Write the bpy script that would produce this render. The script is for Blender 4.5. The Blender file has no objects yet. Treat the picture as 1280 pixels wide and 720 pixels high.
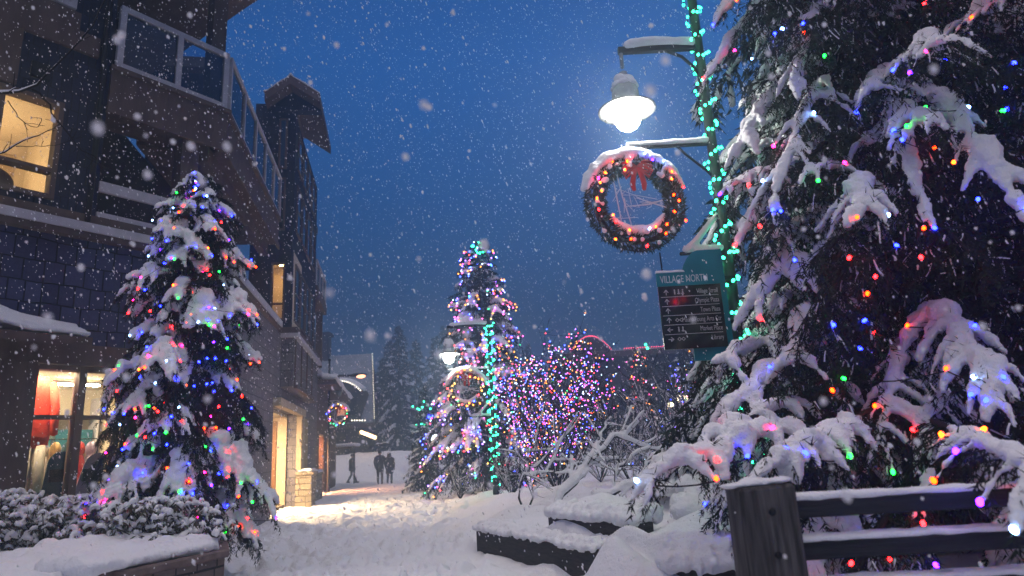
import bpy, math, random, time
import numpy as np
from mathutils import Matrix, Vector, Euler
T0 = time.time()
SC = bpy.context.scene
COL = SC.collection
rad = math.radians
rng = np.random.default_rng(7)
random.seed(7)

# ------------------------------------------------------------------ camera
F, PITCH, ROLL, EYE = 820.0, 13.9, 3.2, 1.4
CM = Matrix.Rotation(rad(90 + PITCH), 3, 'X') @ Matrix.Rotation(rad(-ROLL), 3, 'Z')
CP = Vector((0, 0, EYE))
def ray(x, y):
    return CM @ Vector(((x - 640) / F, -(y - 360) / F, -1.0))
def atY(x, y, Y):
    d = ray(x, y); return CP + d * (Y / d.y)
def gnd(x, y, z=0.0):
    d = ray(x, y); return CP + d * ((z - EYE) / d.z)
CMI = CM.inverted()
def project(p):
    q = CMI @ (Vector(p) - CP); return 640 + F * q.x / -q.z, 360 - F * q.y / -q.z
cam = bpy.data.cameras.new('camera'); co = bpy.data.objects.new('camera', cam); COL.objects.link(co)
co.matrix_world = Matrix.Translation(CP) @ CM.to_4x4()
cam.sensor_width = 36.0; cam.lens = F / 1280 * 36.0
cam.clip_start = 0.05; cam.clip_end = 2000
cam.dof.use_dof = True; cam.dof.focus_distance = 8.0; cam.dof.aperture_fstop = 1.9
SC.camera = co

# ------------------------------------------------------------------ materials
MATS = {}
def nodes_of(name):
    m = bpy.data.materials.new(name); m.use_nodes = True
    nt = m.node_tree
    return m, nt, nt.nodes['Principled BSDF']
def lnk(nt, a, b): nt.links.new(a, b)
def setp(p, **k):
    for a, b in k.items(): p.inputs[a].default_value = b
def noise_mat(name, c1, c2, scale=8, rough=0.7, bump=0.2, bscale=None, metallic=0, detail=5, dist=0.02, spec=0.18, stretch=(1, 1, 1)):
    m, nt, p = nodes_of(name)
    tc = nt.nodes.new('ShaderNodeTexCoord')
    mp = nt.nodes.new('ShaderNodeMapping'); mp.inputs['Scale'].default_value = stretch
    lnk(nt, tc.outputs['Object'], mp.inputs['Vector'])
    n = nt.nodes.new('ShaderNodeTexNoise'); n.inputs['Scale'].default_value = scale; n.inputs['Detail'].default_value = detail
    lnk(nt, mp.outputs['Vector'], n.inputs['Vector'])
    r = nt.nodes.new('ShaderNodeValToRGB')
    r.color_ramp.elements[0].position = 0.3; r.color_ramp.elements[1].position = 0.7
    r.color_ramp.elements[0].color = (*c1, 1); r.color_ramp.elements[1].color = (*c2, 1)
    lnk(nt, n.outputs['Fac'], r.inputs['Fac']); lnk(nt, r.outputs['Color'], p.inputs['Base Color'])
    setp(p, Roughness=rough, Metallic=metallic)
    p.inputs['Specular IOR Level'].default_value = spec
    if bump:
        n2 = nt.nodes.new('ShaderNodeTexNoise'); n2.inputs['Scale'].default_value = bscale or scale * 3; n2.inputs['Detail'].default_value = 6
        lnk(nt, mp.outputs['Vector'], n2.inputs['Vector'])
        b = nt.nodes.new('ShaderNodeBump'); b.inputs['Strength'].default_value = bump; b.inputs['Distance'].default_value = dist
        lnk(nt, n2.outputs['Fac'], b.inputs['Height']); lnk(nt, b.outputs['Normal'], p.inputs['Normal'])
    MATS[name] = m
    return m
def emit_mat(name, col, strength, sampling='AUTO'):
    m = bpy.data.materials.new(name); m.use_nodes = True; nt = m.node_tree
    for n in list(nt.nodes): nt.nodes.remove(n)
    o = nt.nodes.new('ShaderNodeOutputMaterial'); e = nt.nodes.new('ShaderNodeEmission')
    e.inputs['Color'].default_value = (*col, 1); e.inputs['Strength'].default_value = strength
    lnk(nt, e.outputs[0], o.inputs['Surface'])
    m.cycles.emission_sampling = sampling
    MATS[name] = m
    return m
def snow_mat(name, scale=1.0, bump=0.9, fine=70, sss=0.0):
    m, nt, p = nodes_of(name)
    tc = nt.nodes.new('ShaderNodeTexCoord')
    n = nt.nodes.new('ShaderNodeTexNoise'); n.inputs['Scale'].default_value = 9 * scale; n.inputs['Detail'].default_value = 8; n.inputs['Roughness'].default_value = 0.65
    n2 = nt.nodes.new('ShaderNodeTexNoise'); n2.inputs['Scale'].default_value = fine * scale; n2.inputs['Detail'].default_value = 3
    a = nt.nodes.new('ShaderNodeMath'); a.operation = 'MULTIPLY_ADD'; a.inputs[1].default_value = 0.35
    lnk(nt, tc.outputs['Object'], n.inputs['Vector']); lnk(nt, tc.outputs['Object'], n2.inputs['Vector'])
    lnk(nt, n2.outputs['Fac'], a.inputs[0]); lnk(nt, n.outputs['Fac'], a.inputs[2])
    b = nt.nodes.new('ShaderNodeBump'); b.inputs['Strength'].default_value = bump; b.inputs['Distance'].default_value = 0.03
    lnk(nt, a.outputs[0], b.inputs['Height']); lnk(nt, b.outputs['Normal'], p.inputs['Normal'])
    setp(p, Roughness=0.75); p.inputs['Base Color'].default_value = (0.84, 0.85, 0.88, 1)
    p.inputs['Specular IOR Level'].default_value = 0.25
    if sss:
        p.inputs['Subsurface Weight'].default_value = sss
        p.inputs['Subsurface Radius'].default_value = (0.05, 0.05, 0.05); p.inputs['Subsurface Scale'].default_value = 1.0
    MATS[name] = m
    return m
SNOW = snow_mat('snow')
SNOWPATH = snow_mat('trodden_snow', 1.0, 1.0, 30)
NEEDLE = noise_mat('spruce_needles', (0.006, 0.011, 0.008), (0.018, 0.027, 0.018), 3, 0.65, 0)
LEAF = noise_mat('shrub_leaves', (0.03, 0.03, 0.018), (0.09, 0.075, 0.045), 6, 0.5, 0)
BARK = noise_mat('bark', (0.025, 0.02, 0.018), (0.07, 0.055, 0.05), 14, 0.9, 0.6, 40)
TWIG = noise_mat('twig_bark', (0.008, 0.007, 0.007), (0.02, 0.017, 0.017), 14, 0.9, 0.3, 40)
METAL = noise_mat('dark_metal', (0.012, 0.014, 0.016), (0.02, 0.022, 0.025), 6, 0.45, 0.1, 40, metallic=0.4)
HOOD = noise_mat('lamp_hood_metal', (0.16, 0.17, 0.19), (0.24, 0.25, 0.27), 9, 0.4, 0.1, 40, metallic=0.3)
TRIM = noise_mat('taupe_timber_trim', (0.085, 0.058, 0.052), (0.135, 0.095, 0.085), 5, 0.75, 0.35, 30, stretch=(1, 1, .2))
WHITE = noise_mat('white_painted_rail', (0.42, 0.40, 0.44), (0.52, 0.5, 0.54), 6, 0.5, 0.1)
CREAM = noise_mat('cream_plaster', (0.36, 0.29, 0.21), (0.46, 0.38, 0.28), 5, 0.8, 0.3, 20)
WOOD = noise_mat('brown_door_wood', (0.10, 0.05, 0.025), (0.17, 0.085, 0.04), 7, 0.6, 0.3, 30, stretch=(6, 6, .6))
TIMBER = noise_mat('weathered_timber', (0.022, 0.019, 0.017), (0.06, 0.05, 0.044), 6, 0.85, 0.7, 18, stretch=(1, 1, 8), dist=0.03)
POSTW = noise_mat('grey_post_timber', (0.022, 0.021, 0.022), (0.13, 0.122, 0.12), 9, 0.85, 0.8, 22, stretch=(5, 5, .35), dist=0.02)
STONE = None
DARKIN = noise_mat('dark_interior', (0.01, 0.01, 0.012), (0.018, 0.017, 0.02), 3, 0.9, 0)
WARMWALL = noise_mat('interior_wall', (0.62, 0.52, 0.38), (0.68, 0.58, 0.44), 3, 0.9, 0.05)
NAVY = None
def brick_mat(name, c1, c2, mortar, w, h, msize, bump=0.6, rough=0.85, offset=0.5):
    """shingles / stones laid in the object's own x (along the wall) and z (up) axes"""
    m, nt, p = nodes_of(name)
    tc = nt.nodes.new('ShaderNodeTexCoord'); sep = nt.nodes.new('ShaderNodeSeparateXYZ'); cmb = nt.nodes.new('ShaderNodeCombineXYZ')
    lnk(nt, tc.outputs['Object'], sep.inputs[0])
    ad = nt.nodes.new('ShaderNodeMath'); ad.operation = 'ADD'
    lnk(nt, sep.outputs['X'], ad.inputs[0]); lnk(nt, sep.outputs['Y'], ad.inputs[1])
    nz = nt.nodes.new('ShaderNodeTexNoise'); nz.inputs['Scale'].default_value = 1.7; nz.inputs['Detail'].default_value = 3
    lnk(nt, tc.outputs['Object'], nz.inputs['Vector'])
    mz = nt.nodes.new('ShaderNodeMath'); mz.operation = 'MULTIPLY_ADD'; mz.inputs[1].default_value = h * 0.35
    lnk(nt, nz.outputs['Fac'], mz.inputs[0]); lnk(nt, sep.outputs['Z'], mz.inputs[2])
    lnk(nt, ad.outputs[0], cmb.inputs['X']); lnk(nt, mz.outputs[0], cmb.inputs['Y'])
    b = nt.nodes.new('ShaderNodeTexBrick')
    b.inputs['Scale'].default_value = 1; b.inputs['Brick Width'].default_value = w; b.inputs['Row Height'].default_value = h
    b.inputs['Mortar Size'].default_value = msize; b.inputs['Mortar Smooth'].default_value = 0.3; b.inputs['Bias'].default_value = 0
    b.inputs['Color1'].default_value = (*c1, 1); b.inputs['Color2'].default_value = (*c2, 1); b.inputs['Mortar'].default_value = (*mortar, 1)
    b.offset = offset; b.squash = 0.8; b.squash_frequency = 3
    lnk(nt, cmb.outputs[0], b.inputs['Vector'])
    n2 = nt.nodes.new('ShaderNodeTexNoise'); n2.inputs['Scale'].default_value = 22; n2.inputs['Detail'].default_value = 6
    lnk(nt, tc.outputs['Object'], n2.inputs['Vector'])
    mx = nt.nodes.new('ShaderNodeMixRGB'); mx.blend_type = 'MULTIPLY'; mx.inputs['Fac'].default_value = 0.6
    lnk(nt, b.outputs['Color'], mx.inputs['Color1']); lnk(nt, n2.outputs['Color'], mx.inputs['Color2'])
    hs = nt.nodes.new('ShaderNodeHueSaturation'); hs.inputs['Saturation'].default_value = 0.9; hs.inputs['Value'].default_value = 1.6
    bw = nt.nodes.new('ShaderNodeRGBToBW'); lnk(nt, n2.outputs['Color'], bw.inputs[0])
    nt.links.new(bw.outputs[0], mx.inputs['Color2'])
    lnk(nt, mx.outputs[0], hs.inputs['Color']); lnk(nt, hs.outputs[0], p.inputs['Base Color'])
    iv = nt.nodes.new('ShaderNodeMath'); iv.operation = 'MULTIPLY_ADD'; iv.inputs[1].default_value = -1.0; iv.inputs[2].default_value = 1
    lnk(nt, b.outputs['Fac'], iv.inputs[0])
    a2 = nt.nodes.new('ShaderNodeMath'); a2.operation = 'MULTIPLY_ADD'; a2.inputs[1].default_value = 0.4
    lnk(nt, n2.outputs['Fac'], a2.inputs[0]); lnk(nt, iv.outputs[0], a2.inputs[2])
    bp = nt.nodes.new('ShaderNodeBump'); bp.inputs['Strength'].default_value = bump; bp.inputs['Distance'].default_value = 0.02
    lnk(nt, a2.outputs[0], bp.inputs['Height']); lnk(nt, bp.outputs['Normal'], p.inputs['Normal'])
    setp(p, Roughness=rough); p.inputs['Specular IOR Level'].default_value = .12
    MATS[name] = m
    return m
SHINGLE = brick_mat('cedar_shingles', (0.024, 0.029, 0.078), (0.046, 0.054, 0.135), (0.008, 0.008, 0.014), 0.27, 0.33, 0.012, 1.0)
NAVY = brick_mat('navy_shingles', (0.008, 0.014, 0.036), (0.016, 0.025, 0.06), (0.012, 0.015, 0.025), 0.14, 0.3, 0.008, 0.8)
SHINGLE2 = brick_mat('grey_cladding', (0.11, 0.10, 0.12), (0.15, 0.14, 0.16), (0.04, 0.04, 0.05), 0.25, 0.25, 0.01, 0.6)
STONE = brick_mat('cut_stone', (0.34, 0.28, 0.2), (0.24, 0.2, 0.15), (0.1, 0.085, 0.07), 0.42, 0.19, 0.014, 1.0)
STONE2 = brick_mat('planter_stone', (0.16, 0.12, 0.1), (0.11, 0.085, 0.075), (0.03, 0.025, 0.022), 0.4, 0.16, 0.012, 1.0)
def glass_mat(name, tint=(1, 1, 1), refl=0.12):
    m = bpy.data.materials.new(name); m.use_nodes = True; nt = m.node_tree
    for n in list(nt.nodes): nt.nodes.remove(n)
    o = nt.nodes.new('ShaderNodeOutputMaterial'); t = nt.nodes.new('ShaderNodeBsdfTransparent'); g = nt.nodes.new('ShaderNodeBsdfGlossy'); mx = nt.nodes.new('ShaderNodeMixShader')
    t.inputs['Color'].default_value = (*tint, 1); g.inputs['Roughness'].default_value = 0.03
    fr = nt.nodes.new('ShaderNodeFresnel'); fr.inputs['IOR'].default_value = 1.45
    lnk(nt, fr.outputs[0], mx.inputs['Fac'])
    lnk(nt, t.outputs[0], mx.inputs[1]); lnk(nt, g.outputs[0], mx.inputs[2]); lnk(nt, mx.outputs[0], o.inputs['Surface'])
    MATS[name] = m
    return m
GLASS = glass_mat('window_glass', (0.95, 0.96, 0.95))
RAILGLASS = glass_mat('balcony_glass', (0.75, 0.82, 0.88))
DARKGLASS = noise_mat('dark_window_glass', (0.008, 0.01, 0.014), (0.012, 0.014, 0.02), 2, 0.08, 0, spec=0.8)
def plain(name, c, rough=0.6, var=0.15, scale=12, bump=0.15):
    return noise_mat(name, tuple(x * (1 - var) for x in c), tuple(min(1, x * (1 + var)) for x in c), scale, rough, bump)
BULBCOL = [(1.0, 0.05, 0.06), (1.0, 0.30, 0.035), (0.04, 1.0, 0.30), (0.05, 0.10, 1.0), (0.55, 0.75, 1.0), (1.0, 0.10, 0.45), (0.30, 0.12, 1.0), (1.0, 0.55, 0.12)]
BULBSTR = [52, 32, 24, 80, 20, 46, 50, 24]
NEARCOL = [(1, .005, .006), (1, .022, .001), (.006, 1, .03), (.004, .008, 1), (.22, .42, 1.0), (1, .007, .16), (.07, .006, 1), (1, .07, .004)]
BULBS = [emit_mat('bulb_' + n, c, s) for n, c, s in zip(['red', 'orange', 'green', 'blue', 'white', 'pink', 'violet', 'amber'], NEARCOL, BULBSTR)]
FARBULBS = [emit_mat('small_bulb_' + n, c, s) for n, c, s in zip(['red', 'orange', 'green', 'blue', 'white', 'pink', 'violet', 'amber'], BULBCOL, [11, 8, 6, 18, 6, 10, 15, 6])]
TEALBULB = emit_mat('bulb_teal_green', (0.03, 1.0, 0.42), 12)
ROPERED = emit_mat('rope_light_red', (1.0, 0.08, 0.16), 5)
WHITEBULB = emit_mat('bulb_soft_white', (1.0, 0.9, 0.72), 4)

# ------------------------------------------------------------------ mesh building
class MB:
    def __init__(s): s.v = []; s.t = []; s.q = []; s.mt = []; s.mq = []; s.n = 0
    def add(s, v, tris=None, quads=None, mi=0):
        v = np.asarray(v, np.float64).reshape(-1, 3)
        if tris is not None and len(tris):
            t = np.asarray(tris, np.int64).reshape(-1, 3) + s.n; s.t.append(t); s.mt.append(np.full(len(t), mi, np.int32))
        if quads is not None and len(quads):
            q = np.asarray(quads, np.int64).reshape(-1, 4) + s.n; s.q.append(q); s.mq.append(np.full(len(q), mi, np.int32))
        s.v.append(v); s.n += len(v)
    def box(s, lo, hi, fr=None, mi=0):
        x0, y0, z0 = lo; x1, y1, z1 = hi
        v = np.array([(x0, y0, z0), (x1, y0, z0), (x1, y1, z0), (x0, y1, z0), (x0, y0, z1), (x1, y0, z1), (x1, y1, z1), (x0, y1, z1)], float)
        if fr is not None: v = fr(v)
        s.add(v, quads=[(0, 3, 2, 1), (4, 5, 6, 7), (0, 1, 5, 4), (1, 2, 6, 5), (2, 3, 7, 6), (3, 0, 4, 7)], mi=mi)
    def tubes(s, P, R, k=6, squash=1.0, mi=0, caps=True):
        """P [N,n,3] polylines, R [N,n] radii"""
        P = np.asarray(P, float); R = np.asarray(R, float)
        if P.ndim == 2: P = P[None]; R = np.broadcast_to(R, P.shape[:2]) if R.ndim < 2 else R
        N, n, _ = P.shape
        Tn = np.gradient(P, axis=1); Tn /= np.linalg.norm(Tn, axis=2, keepdims=True) + 1e-9
        ref = np.zeros_like(Tn); ref[..., 2] = 1.0
        vert = np.abs(Tn[:, :, 2]).mean(1) > 0.93
        ref[vert] = (0, 1, 0)
        S = np.cross(Tn, ref); S /= np.linalg.norm(S, axis=2, keepdims=True) + 1e-9
        U = np.cross(S, Tn)
        an = np.arange(k) / k * 2 * np.pi
        V = P[:, :, None, :] + R[:, :, None, None] * (np.cos(an)[None, None, :, None] * S[:, :, None, :] + squash * np.sin(an)[None, None, :, None] * U[:, :, None, :])
        V = V.reshape(N, n * k, 3)
        c0 = P[:, 0] - Tn[:, 0] * R[:, 0, None] * 0.6; c1 = P[:, -1] + Tn[:, -1] * R[:, -1, None] * 0.6
        A = np.concatenate([V, c0[:, None], c1[:, None]], axis=1)
        m = n * k + 2
        i = np.arange(n - 1)[:, None] * k; j = np.arange(k)[None]; j2 = (j + 1) % k
        q = np.stack([i + j, i + j2, i + k + j2, i + k + j], -1).reshape(-1, 4)
        jj = np.arange(k)
        t = np.concatenate([np.stack([np.full(k, n * k), (jj + 1) % k, jj], -1), np.stack([np.full(k, n * k + 1), (n - 1) * k + jj, (n - 1) * k + (jj + 1) % k], -1)])
        off = (np.arange(N) * m)[:, None, None]
        s.add(A.reshape(-1, 3), tris=(t[None] + off).reshape(-1, 3) if caps else None, quads=(q[None] + off).reshape(-1, 4), mi=mi)
    def tube(s, pts, r, k=8, mi=0, squash=1.0):
        pts = np.array([tuple(p) for p in pts], float); r = np.broadcast_to(np.asarray(r, float), (len(pts),))
        s.tubes(pts[None], r[None], k, squash, mi)
    def lathe(s, prof, n=24, c=(0, 0, 0), mi=0, R=None):
        prof = np.array(prof, float); an = np.arange(n) / n * 2 * np.pi
        v = np.stack([prof[:, None, 0] * np.cos(an), prof[:, None, 0] * np.sin(an), np.broadcast_to(prof[:, None, 1], (len(prof), n))], -1).reshape(-1, 3)
        if R is not None: v = v @ np.array(R).T
        m = len(prof); i = np.arange(m - 1)[:, None] * n; j = np.arange(n)[None]; j2 = (j + 1) % n
        q = np.stack([i + j, i + j2, i + n + j2, i + n + j], -1).reshape(-1, 4)
        s.add(v + np.array(c), quads=q, mi=mi)
    def blobs(s, C, R, sub=1, mi=0):
        """C [N,3] centres, R [N,3] radii"""
        C = np.asarray(C, float).reshape(-1, 3); R = np.asarray(R, float)
        if R.ndim == 1: R = np.repeat(R[:, None], 3, 1)
        bv, bt = ICO[sub]
        V = C[:, None] + bv[None] * R[:, None]
        t = bt[None] + (np.arange(len(C)) * len(bv))[:, None, None]
        s.add(V.reshape(-1, 3), tris=t.reshape(-1, 3), mi=mi)
    def needles(s, B, D, L, W, mi=0):
        """thin pointed blades: base points, unit directions, lengths, widths"""
        B = np.asarray(B); D = np.asarray(D); n = len(B)
        S = np.cross(D, rng.normal(size=(n, 3))); S /= np.linalg.norm(S, axis=1, keepdims=True) + 1e-9
        V = np.empty((n, 3, 3)); V[:, 0] = B - S * (W / 2)[:, None]; V[:, 1] = B + S * (W / 2)[:, None]; V[:, 2] = B + D * L[:, None]
        s.add(V.reshape(-1, 3), tris=np.arange(n * 3).reshape(-1, 3), mi=mi)
    def leaves(s, B, D, L, W, mi=0):
        B = np.asarray(B); D = np.asarray(D); n = len(B)
        S = np.cross(D, rng.normal(size=(n, 3))); S /= np.linalg.norm(S, axis=1, keepdims=True) + 1e-9
        V = np.empty((n, 4, 3)); V[:, 0] = B; V[:, 1] = B + D * (L * .5)[:, None] + S * (W / 2)[:, None]; V[:, 2] = B + D * L[:, None]; V[:, 3] = B + D * (L * .5)[:, None] - S * (W / 2)[:, None]
        s.add(V.reshape(-1, 3), quads=np.arange(n * 4).reshape(-1, 4), mi=mi)
    def mesh(s, name, mats, smooth=False):
        me = bpy.data.meshes.new(name)
        v = np.concatenate(s.v) if s.v else np.zeros((0, 3))
        nt = sum(len(x) for x in s.t); nq = sum(len(x) for x in s.q)
        me.vertices.add(len(v)); me.vertices.foreach_set('co', v.astype(np.float32).ravel())
        li = np.concatenate([np.concatenate(s.t).ravel() if nt else np.zeros(0, int), np.concatenate(s.q).ravel() if nq else np.zeros(0, int)]).astype(np.int32)
        me.loops.add(len(li)); me.loops.foreach_set('vertex_index', li)
        st = np.concatenate([np.arange(nt) * 3, nt * 3 + np.arange(nq) * 4]).astype(np.int32)
        me.polygons.add(nt + nq); me.polygons.foreach_set('loop_start', st)
        mi = np.concatenate((s.mt if nt else []) + (s.mq if nq else [])) if nt + nq else np.zeros(0, np.int32)
        me.polygons.foreach_set('material_index', mi.astype(np.int32))
        me.polygons.foreach_set('use_smooth', np.full(nt + nq, smooth))
        for m in (mats if isinstance(mats, (list, tuple)) else [mats]): me.materials.append(m)
        me.update(calc_edges=True)
        return me
    def build(s, name, mats, parent=None, smooth=False):
        o = bpy.data.objects.new(name, s.mesh(name, mats, smooth)); COL.objects.link(o)
        return adopt(o, parent)
def ico(sub):
    import bmesh
    bm = bmesh.new(); bmesh.ops.create_icosphere(bm, subdivisions=sub + 1, radius=1.0)
    bm.verts.ensure_lookup_table()
    v = np.array([tuple(x.co) for x in bm.verts]); t = np.array([[y.index for y in f.verts] for f in bm.faces]); bm.free()
    return v, t
ICO = {i: ico(i) for i in (0, 1, 2, 3)}
def adopt(o, parent):
    if parent is not None:
        o.parent = parent
        o.matrix_parent_inverse = parent.get('_w') and Matrix.Identity(4) or Matrix.Identity(4)
        if parent.type == 'EMPTY':
            o.matrix_parent_inverse = (Matrix.Translation(parent.location) @ parent.rotation_euler.to_matrix().to_4x4()).inverted()
        elif parent.get('frame_local'):
            o.matrix_parent_inverse = Matrix.Identity(4)
    return o
def tag(o, label=None, cat=None, group=None, kind=None):
    if label: o['label'] = label
    if cat: o['category'] = cat
    if group: o['group'] = group
    if kind: o['kind'] = kind
    return o
def thing(name, label, cat, loc, group=None):
    o = bpy.data.objects.new(name, None); o.location = Vector(loc); o.empty_display_size = 0.2
    COL.objects.link(o)
    return tag(o, label, cat, group)
def copy_tree(o, parent=None):
    c = o.copy(); COL.objects.link(c)
    if parent is not None:
        inv = o.matrix_parent_inverse.copy(); c.parent = parent; c.matrix_parent_inverse = inv
    for ch in list(o.children): copy_tree(ch, c)
    return c
LUMPS = {}
def snowed(o, voxel, it=3, fac=0.6, lump=0.0, lsize=.08):
    r = o.modifiers.new('union', 'REMESH'); r.mode = 'VOXEL'; r.voxel_size = voxel; r.use_smooth_shade = True
    sm = o.modifiers.new('soften', 'SMOOTH'); sm.factor = fac; sm.iterations = it
    if lump:
      for lsize, lump in ((lsize, lump), (lsize * .34, lump * .55)):
        if lsize not in LUMPS:
            tx = bpy.data.textures.new('lumps', 'CLOUDS'); tx.noise_scale = lsize; tx.noise_depth = 5; LUMPS[lsize] = tx
        dm = o.modifiers.new('lumps', 'DISPLACE'); dm.texture = LUMPS[lsize]; dm.strength = lump; dm.mid_level = .5; dm.texture_coords = 'GLOBAL'
    return o
def nrm(v): v = np.asarray(v, float); return v / (np.linalg.norm(v) + 1e-12)

# ------------------------------------------------------------------ ground
EDGE = np.array([(-2.6, 45), (-1.9, 24), (-1.25, 14), (-0.72, 9.98), (0.0, 8.62), (0.72, 7.28), (1.25, 6.35), (2.1, 6.0), (3.2, 5.7), (30, 5.0)])   # front of the raised bed
def signed_bed(x, y):
    """distance from the bed's edge, positive inside the bed"""
    best = np.full(x.shape, 1e9); sgn = np.ones(x.shape)
    for a, b in zip(EDGE[:-1], EDGE[1:]):
        d = b - a; L2 = d @ d
        t = np.clip(((x - a[0]) * d[0] + (y - a[1]) * d[1]) / L2, 0, 1)
        px, py = a[0] + t * d[0], a[1] + t * d[1]
        ds = np.hypot(x - px, y - py)
        cr = d[0] * (y - a[1]) - d[1] * (x - a[0])
        m = ds < best
        best = np.where(m, ds, best); sgn = np.where(m, np.sign(cr), sgn)
    return best * sgn
_perm = rng.integers(0, 1 << 30, 4096)
def vnoise(x, y):
    xi = np.floor(x).astype(int); yi = np.floor(y).astype(int); fx = x - xi; fy = y - yi
    fx = fx * fx * (3 - 2 * fx); fy = fy * fy * (3 - 2 * fy)
    h = lambda a, b: (_perm[(a * 57 + b * 131 + _perm[(b & 1023)] % 997) & 4095] & 0xffff) / 65535.0
    return (h(xi, yi) * (1 - fx) + h(xi + 1, yi) * fx) * (1 - fy) + (h(xi, yi + 1) * (1 - fx) + h(xi + 1, yi + 1) * fx) * fy
def fbm(x, y, o=4):
    s = 0; a = 1; w = 0
    for i in range(o): s = s + a * vnoise(x * 2 ** i + 17.3 * i, y * 2 ** i - 9.1 * i); w += a; a *= 0.5
    return s / w
def sstep(a, b, x):
    t = np.clip((x - a) / (b - a), 0, 1); return t * t * (3 - 2 * t)
MOUNDS = [(1.02, 8.15, .30, .62, .42), (0.75, 8.45, .22, .5, .4), (1.75, 7.2, .16, .5, .4), (2.4, 7.3, .25, .5, .45), (0.85, 6.75, .42, .34, .5), (1.15, 6.35, .2, .3, .3), (1.7, 6.35, .22, .5, .28),
          (-.9, 14.2, .12, .8, .8), (-.4, 15.2, .2, .9, .7), (.8, 13.5, .3, 1.0, .8), (-1.0, 18, .16, .7, 1.2), (2.6, 9.5, .4, .9, .7), (3.4, 8.2, .3, .8, .6), (-.1, 11.5, .25, .7, .6), (-.2, 8.9, .06, .35, .35)]
def height(x, y):
    sd = signed_bed(x, y)
    h = 0.035 * (fbm(x * 1.1, y * 0.8, 3) - .5) * 2
    walk = sstep(0.3, -0.6, sd) * sstep(-20, -14, x + .2 * y)
    near = np.clip(14 / np.maximum(y, 1), 0, 1)
    h += walk * (0.15 * (fbm(x * 2.6, y * 2.6, 5) - .5) + 0.09 * (vnoise(x * 6.3, y * 5.1) - .5) - .05 * sstep(.62, .8, vnoise(x * 3.9 + 40, y * 2.6))) * (0.4 + .6 * near)
    # ridges of trodden and ploughed snow crossing the walk
    h += walk * 0.07 * sstep(.52, .7, fbm(x * .55 + 3, y * .9, 3))
    h += sstep(-.55, -.12, sd) * (1 - sstep(-.02, .05, sd)) * (.0 + .10 * fbm(x * 1.7, y * 1.7, 2)) * sstep(5, 7, y)
    soft = sstep(9.85, 11.0, y)
    inb = np.clip((sd - (.02 - .75 * soft)) / (.12 + 1.5 * soft), 0, 1); inb = inb * inb * (3 - 2 * inb)
    h += soft * inb * (1 - inb) * .35 * (fbm(x * 2.2, y * 1.6, 3) - .3)
    h = h * (1 - .3 * inb) + inb * (1 - .35 * soft) * (0.36 + .08 * np.clip(sd, 0, 4) + .10 * (fbm(x * 1.5 + 9, y * 1.5, 3) - .4) * np.clip(sd * 2, 0, 1))
    for mx, my, mh, mr, mr2 in MOUNDS:
        d2 = ((x - mx) / mr) ** 2 + ((y - my) / mr2) ** 2
        h += mh * np.exp(-d2 * 1.1) * (0.88 + .3 * fbm(x * 2.5, y * 2.5, 3))
    # snow filled planter on the left
    px_ = np.where(y > 6.97, -2.97 - (y - 6.97) * .465, -2.97 - (6.97 - y) * .355)
    lx = sstep(-.12, -.42, x - px_) * sstep(3.8, 5.0, y) * (1 - sstep(9.1, 9.4, y))
    h += lx * (.66 + .14 * (fbm(x * .9, y * .9, 3) - .5) + .06 * (fbm(x * 3, y * 3, 3) - .5))
    h += .12 * np.exp(-(((x + 4.2) / .7) ** 2 + ((y - 6.9) / .5) ** 2)) * lx
    # far bank behind the walkers
    h += 1.75 * sstep(41.5, 46.5, y) * sstep(30, 5, np.abs(x + 6))
    return h
def ground():
    yr = np.concatenate([np.linspace(-12, 2.2, 20), np.geomspace(2.4, 5, 60), np.geomspace(5.02, 60, 620), np.geomspace(62, 900, 40)])
    u = np.concatenate([[-30, -12, -6, -3.5, -2.2, -1.6], np.linspace(-1.3, 1.3, 820), [1.6, 2.2, 3.5, 6, 12, 30]])
    Y, Uu = np.meshgrid(yr, u, indexing='ij')
    X = Uu * (np.abs(Y) * .92 + 1.5)
    Z = height(X, Y)
    n, m = Y.shape
    # footprints and kicked-up clods on the walk
    for k in range(2600):
        fy = 6.5 + 34 * rng.random() ** 1.6; fx = rng.uniform(-.30 * fy - 1.2, -.02 * fy - .3) if rng.random() < .8 else rng.uniform(-.36 * fy, .05 * fy)
        i0, i1 = np.searchsorted(yr, (fy - .5, fy + .5)); uu = fx / (fy * .92 + 1.5); j0, j1 = np.searchsorted(u, (uu - .5 / (fy * .92), uu + .5 / (fy * .92)))
        if i1 <= i0 or j1 <= j0: continue
        sx, sy = X[i0:i1, j0:j1], Y[i0:i1, j0:j1]; an = rng.normal() * .5; ca, sa = math.cos(an), math.sin(an)
        du = (sx - fx) * ca + (sy - fy) * sa; dv = -(sx - fx) * sa + (sy - fy) * ca
        q = (du / .085) ** 2 + (dv / .17) ** 2
        w_ = sstep(0.0, -.35, signed_bed(np.array([fx]), np.array([fy])))[0]
        Z[i0:i1, j0:j1] += w_ * (-rng.uniform(.02, .055) * np.exp(-q ** 2) + rng.uniform(.005, .03) * np.exp(-((np.sqrt(q) - 1.5) / .35) ** 2)) if k % 4 else w_ * rng.uniform(.02, .05) * np.exp(-((du / .06) ** 2 + (dv / .06) ** 2))
    i = np.arange(n - 1)[:, None] * m; j = np.arange(m - 1)[None]
    q = np.stack([i + j, i + j + 1, i + m + j + 1, i + m + j], -1).reshape(-1, 4)
    b = MB(); b.add(np.stack([X, Y, Z], -1).reshape(-1, 3), quads=q)
    o = b.build('ground', SNOWPATH, None, True); tag(o, 'trodden snow covering the whole square', kind='structure')
ground()
def hz(x, y): return float(height(np.array([float(x)]), np.array([float(y)]))[0])

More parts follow.
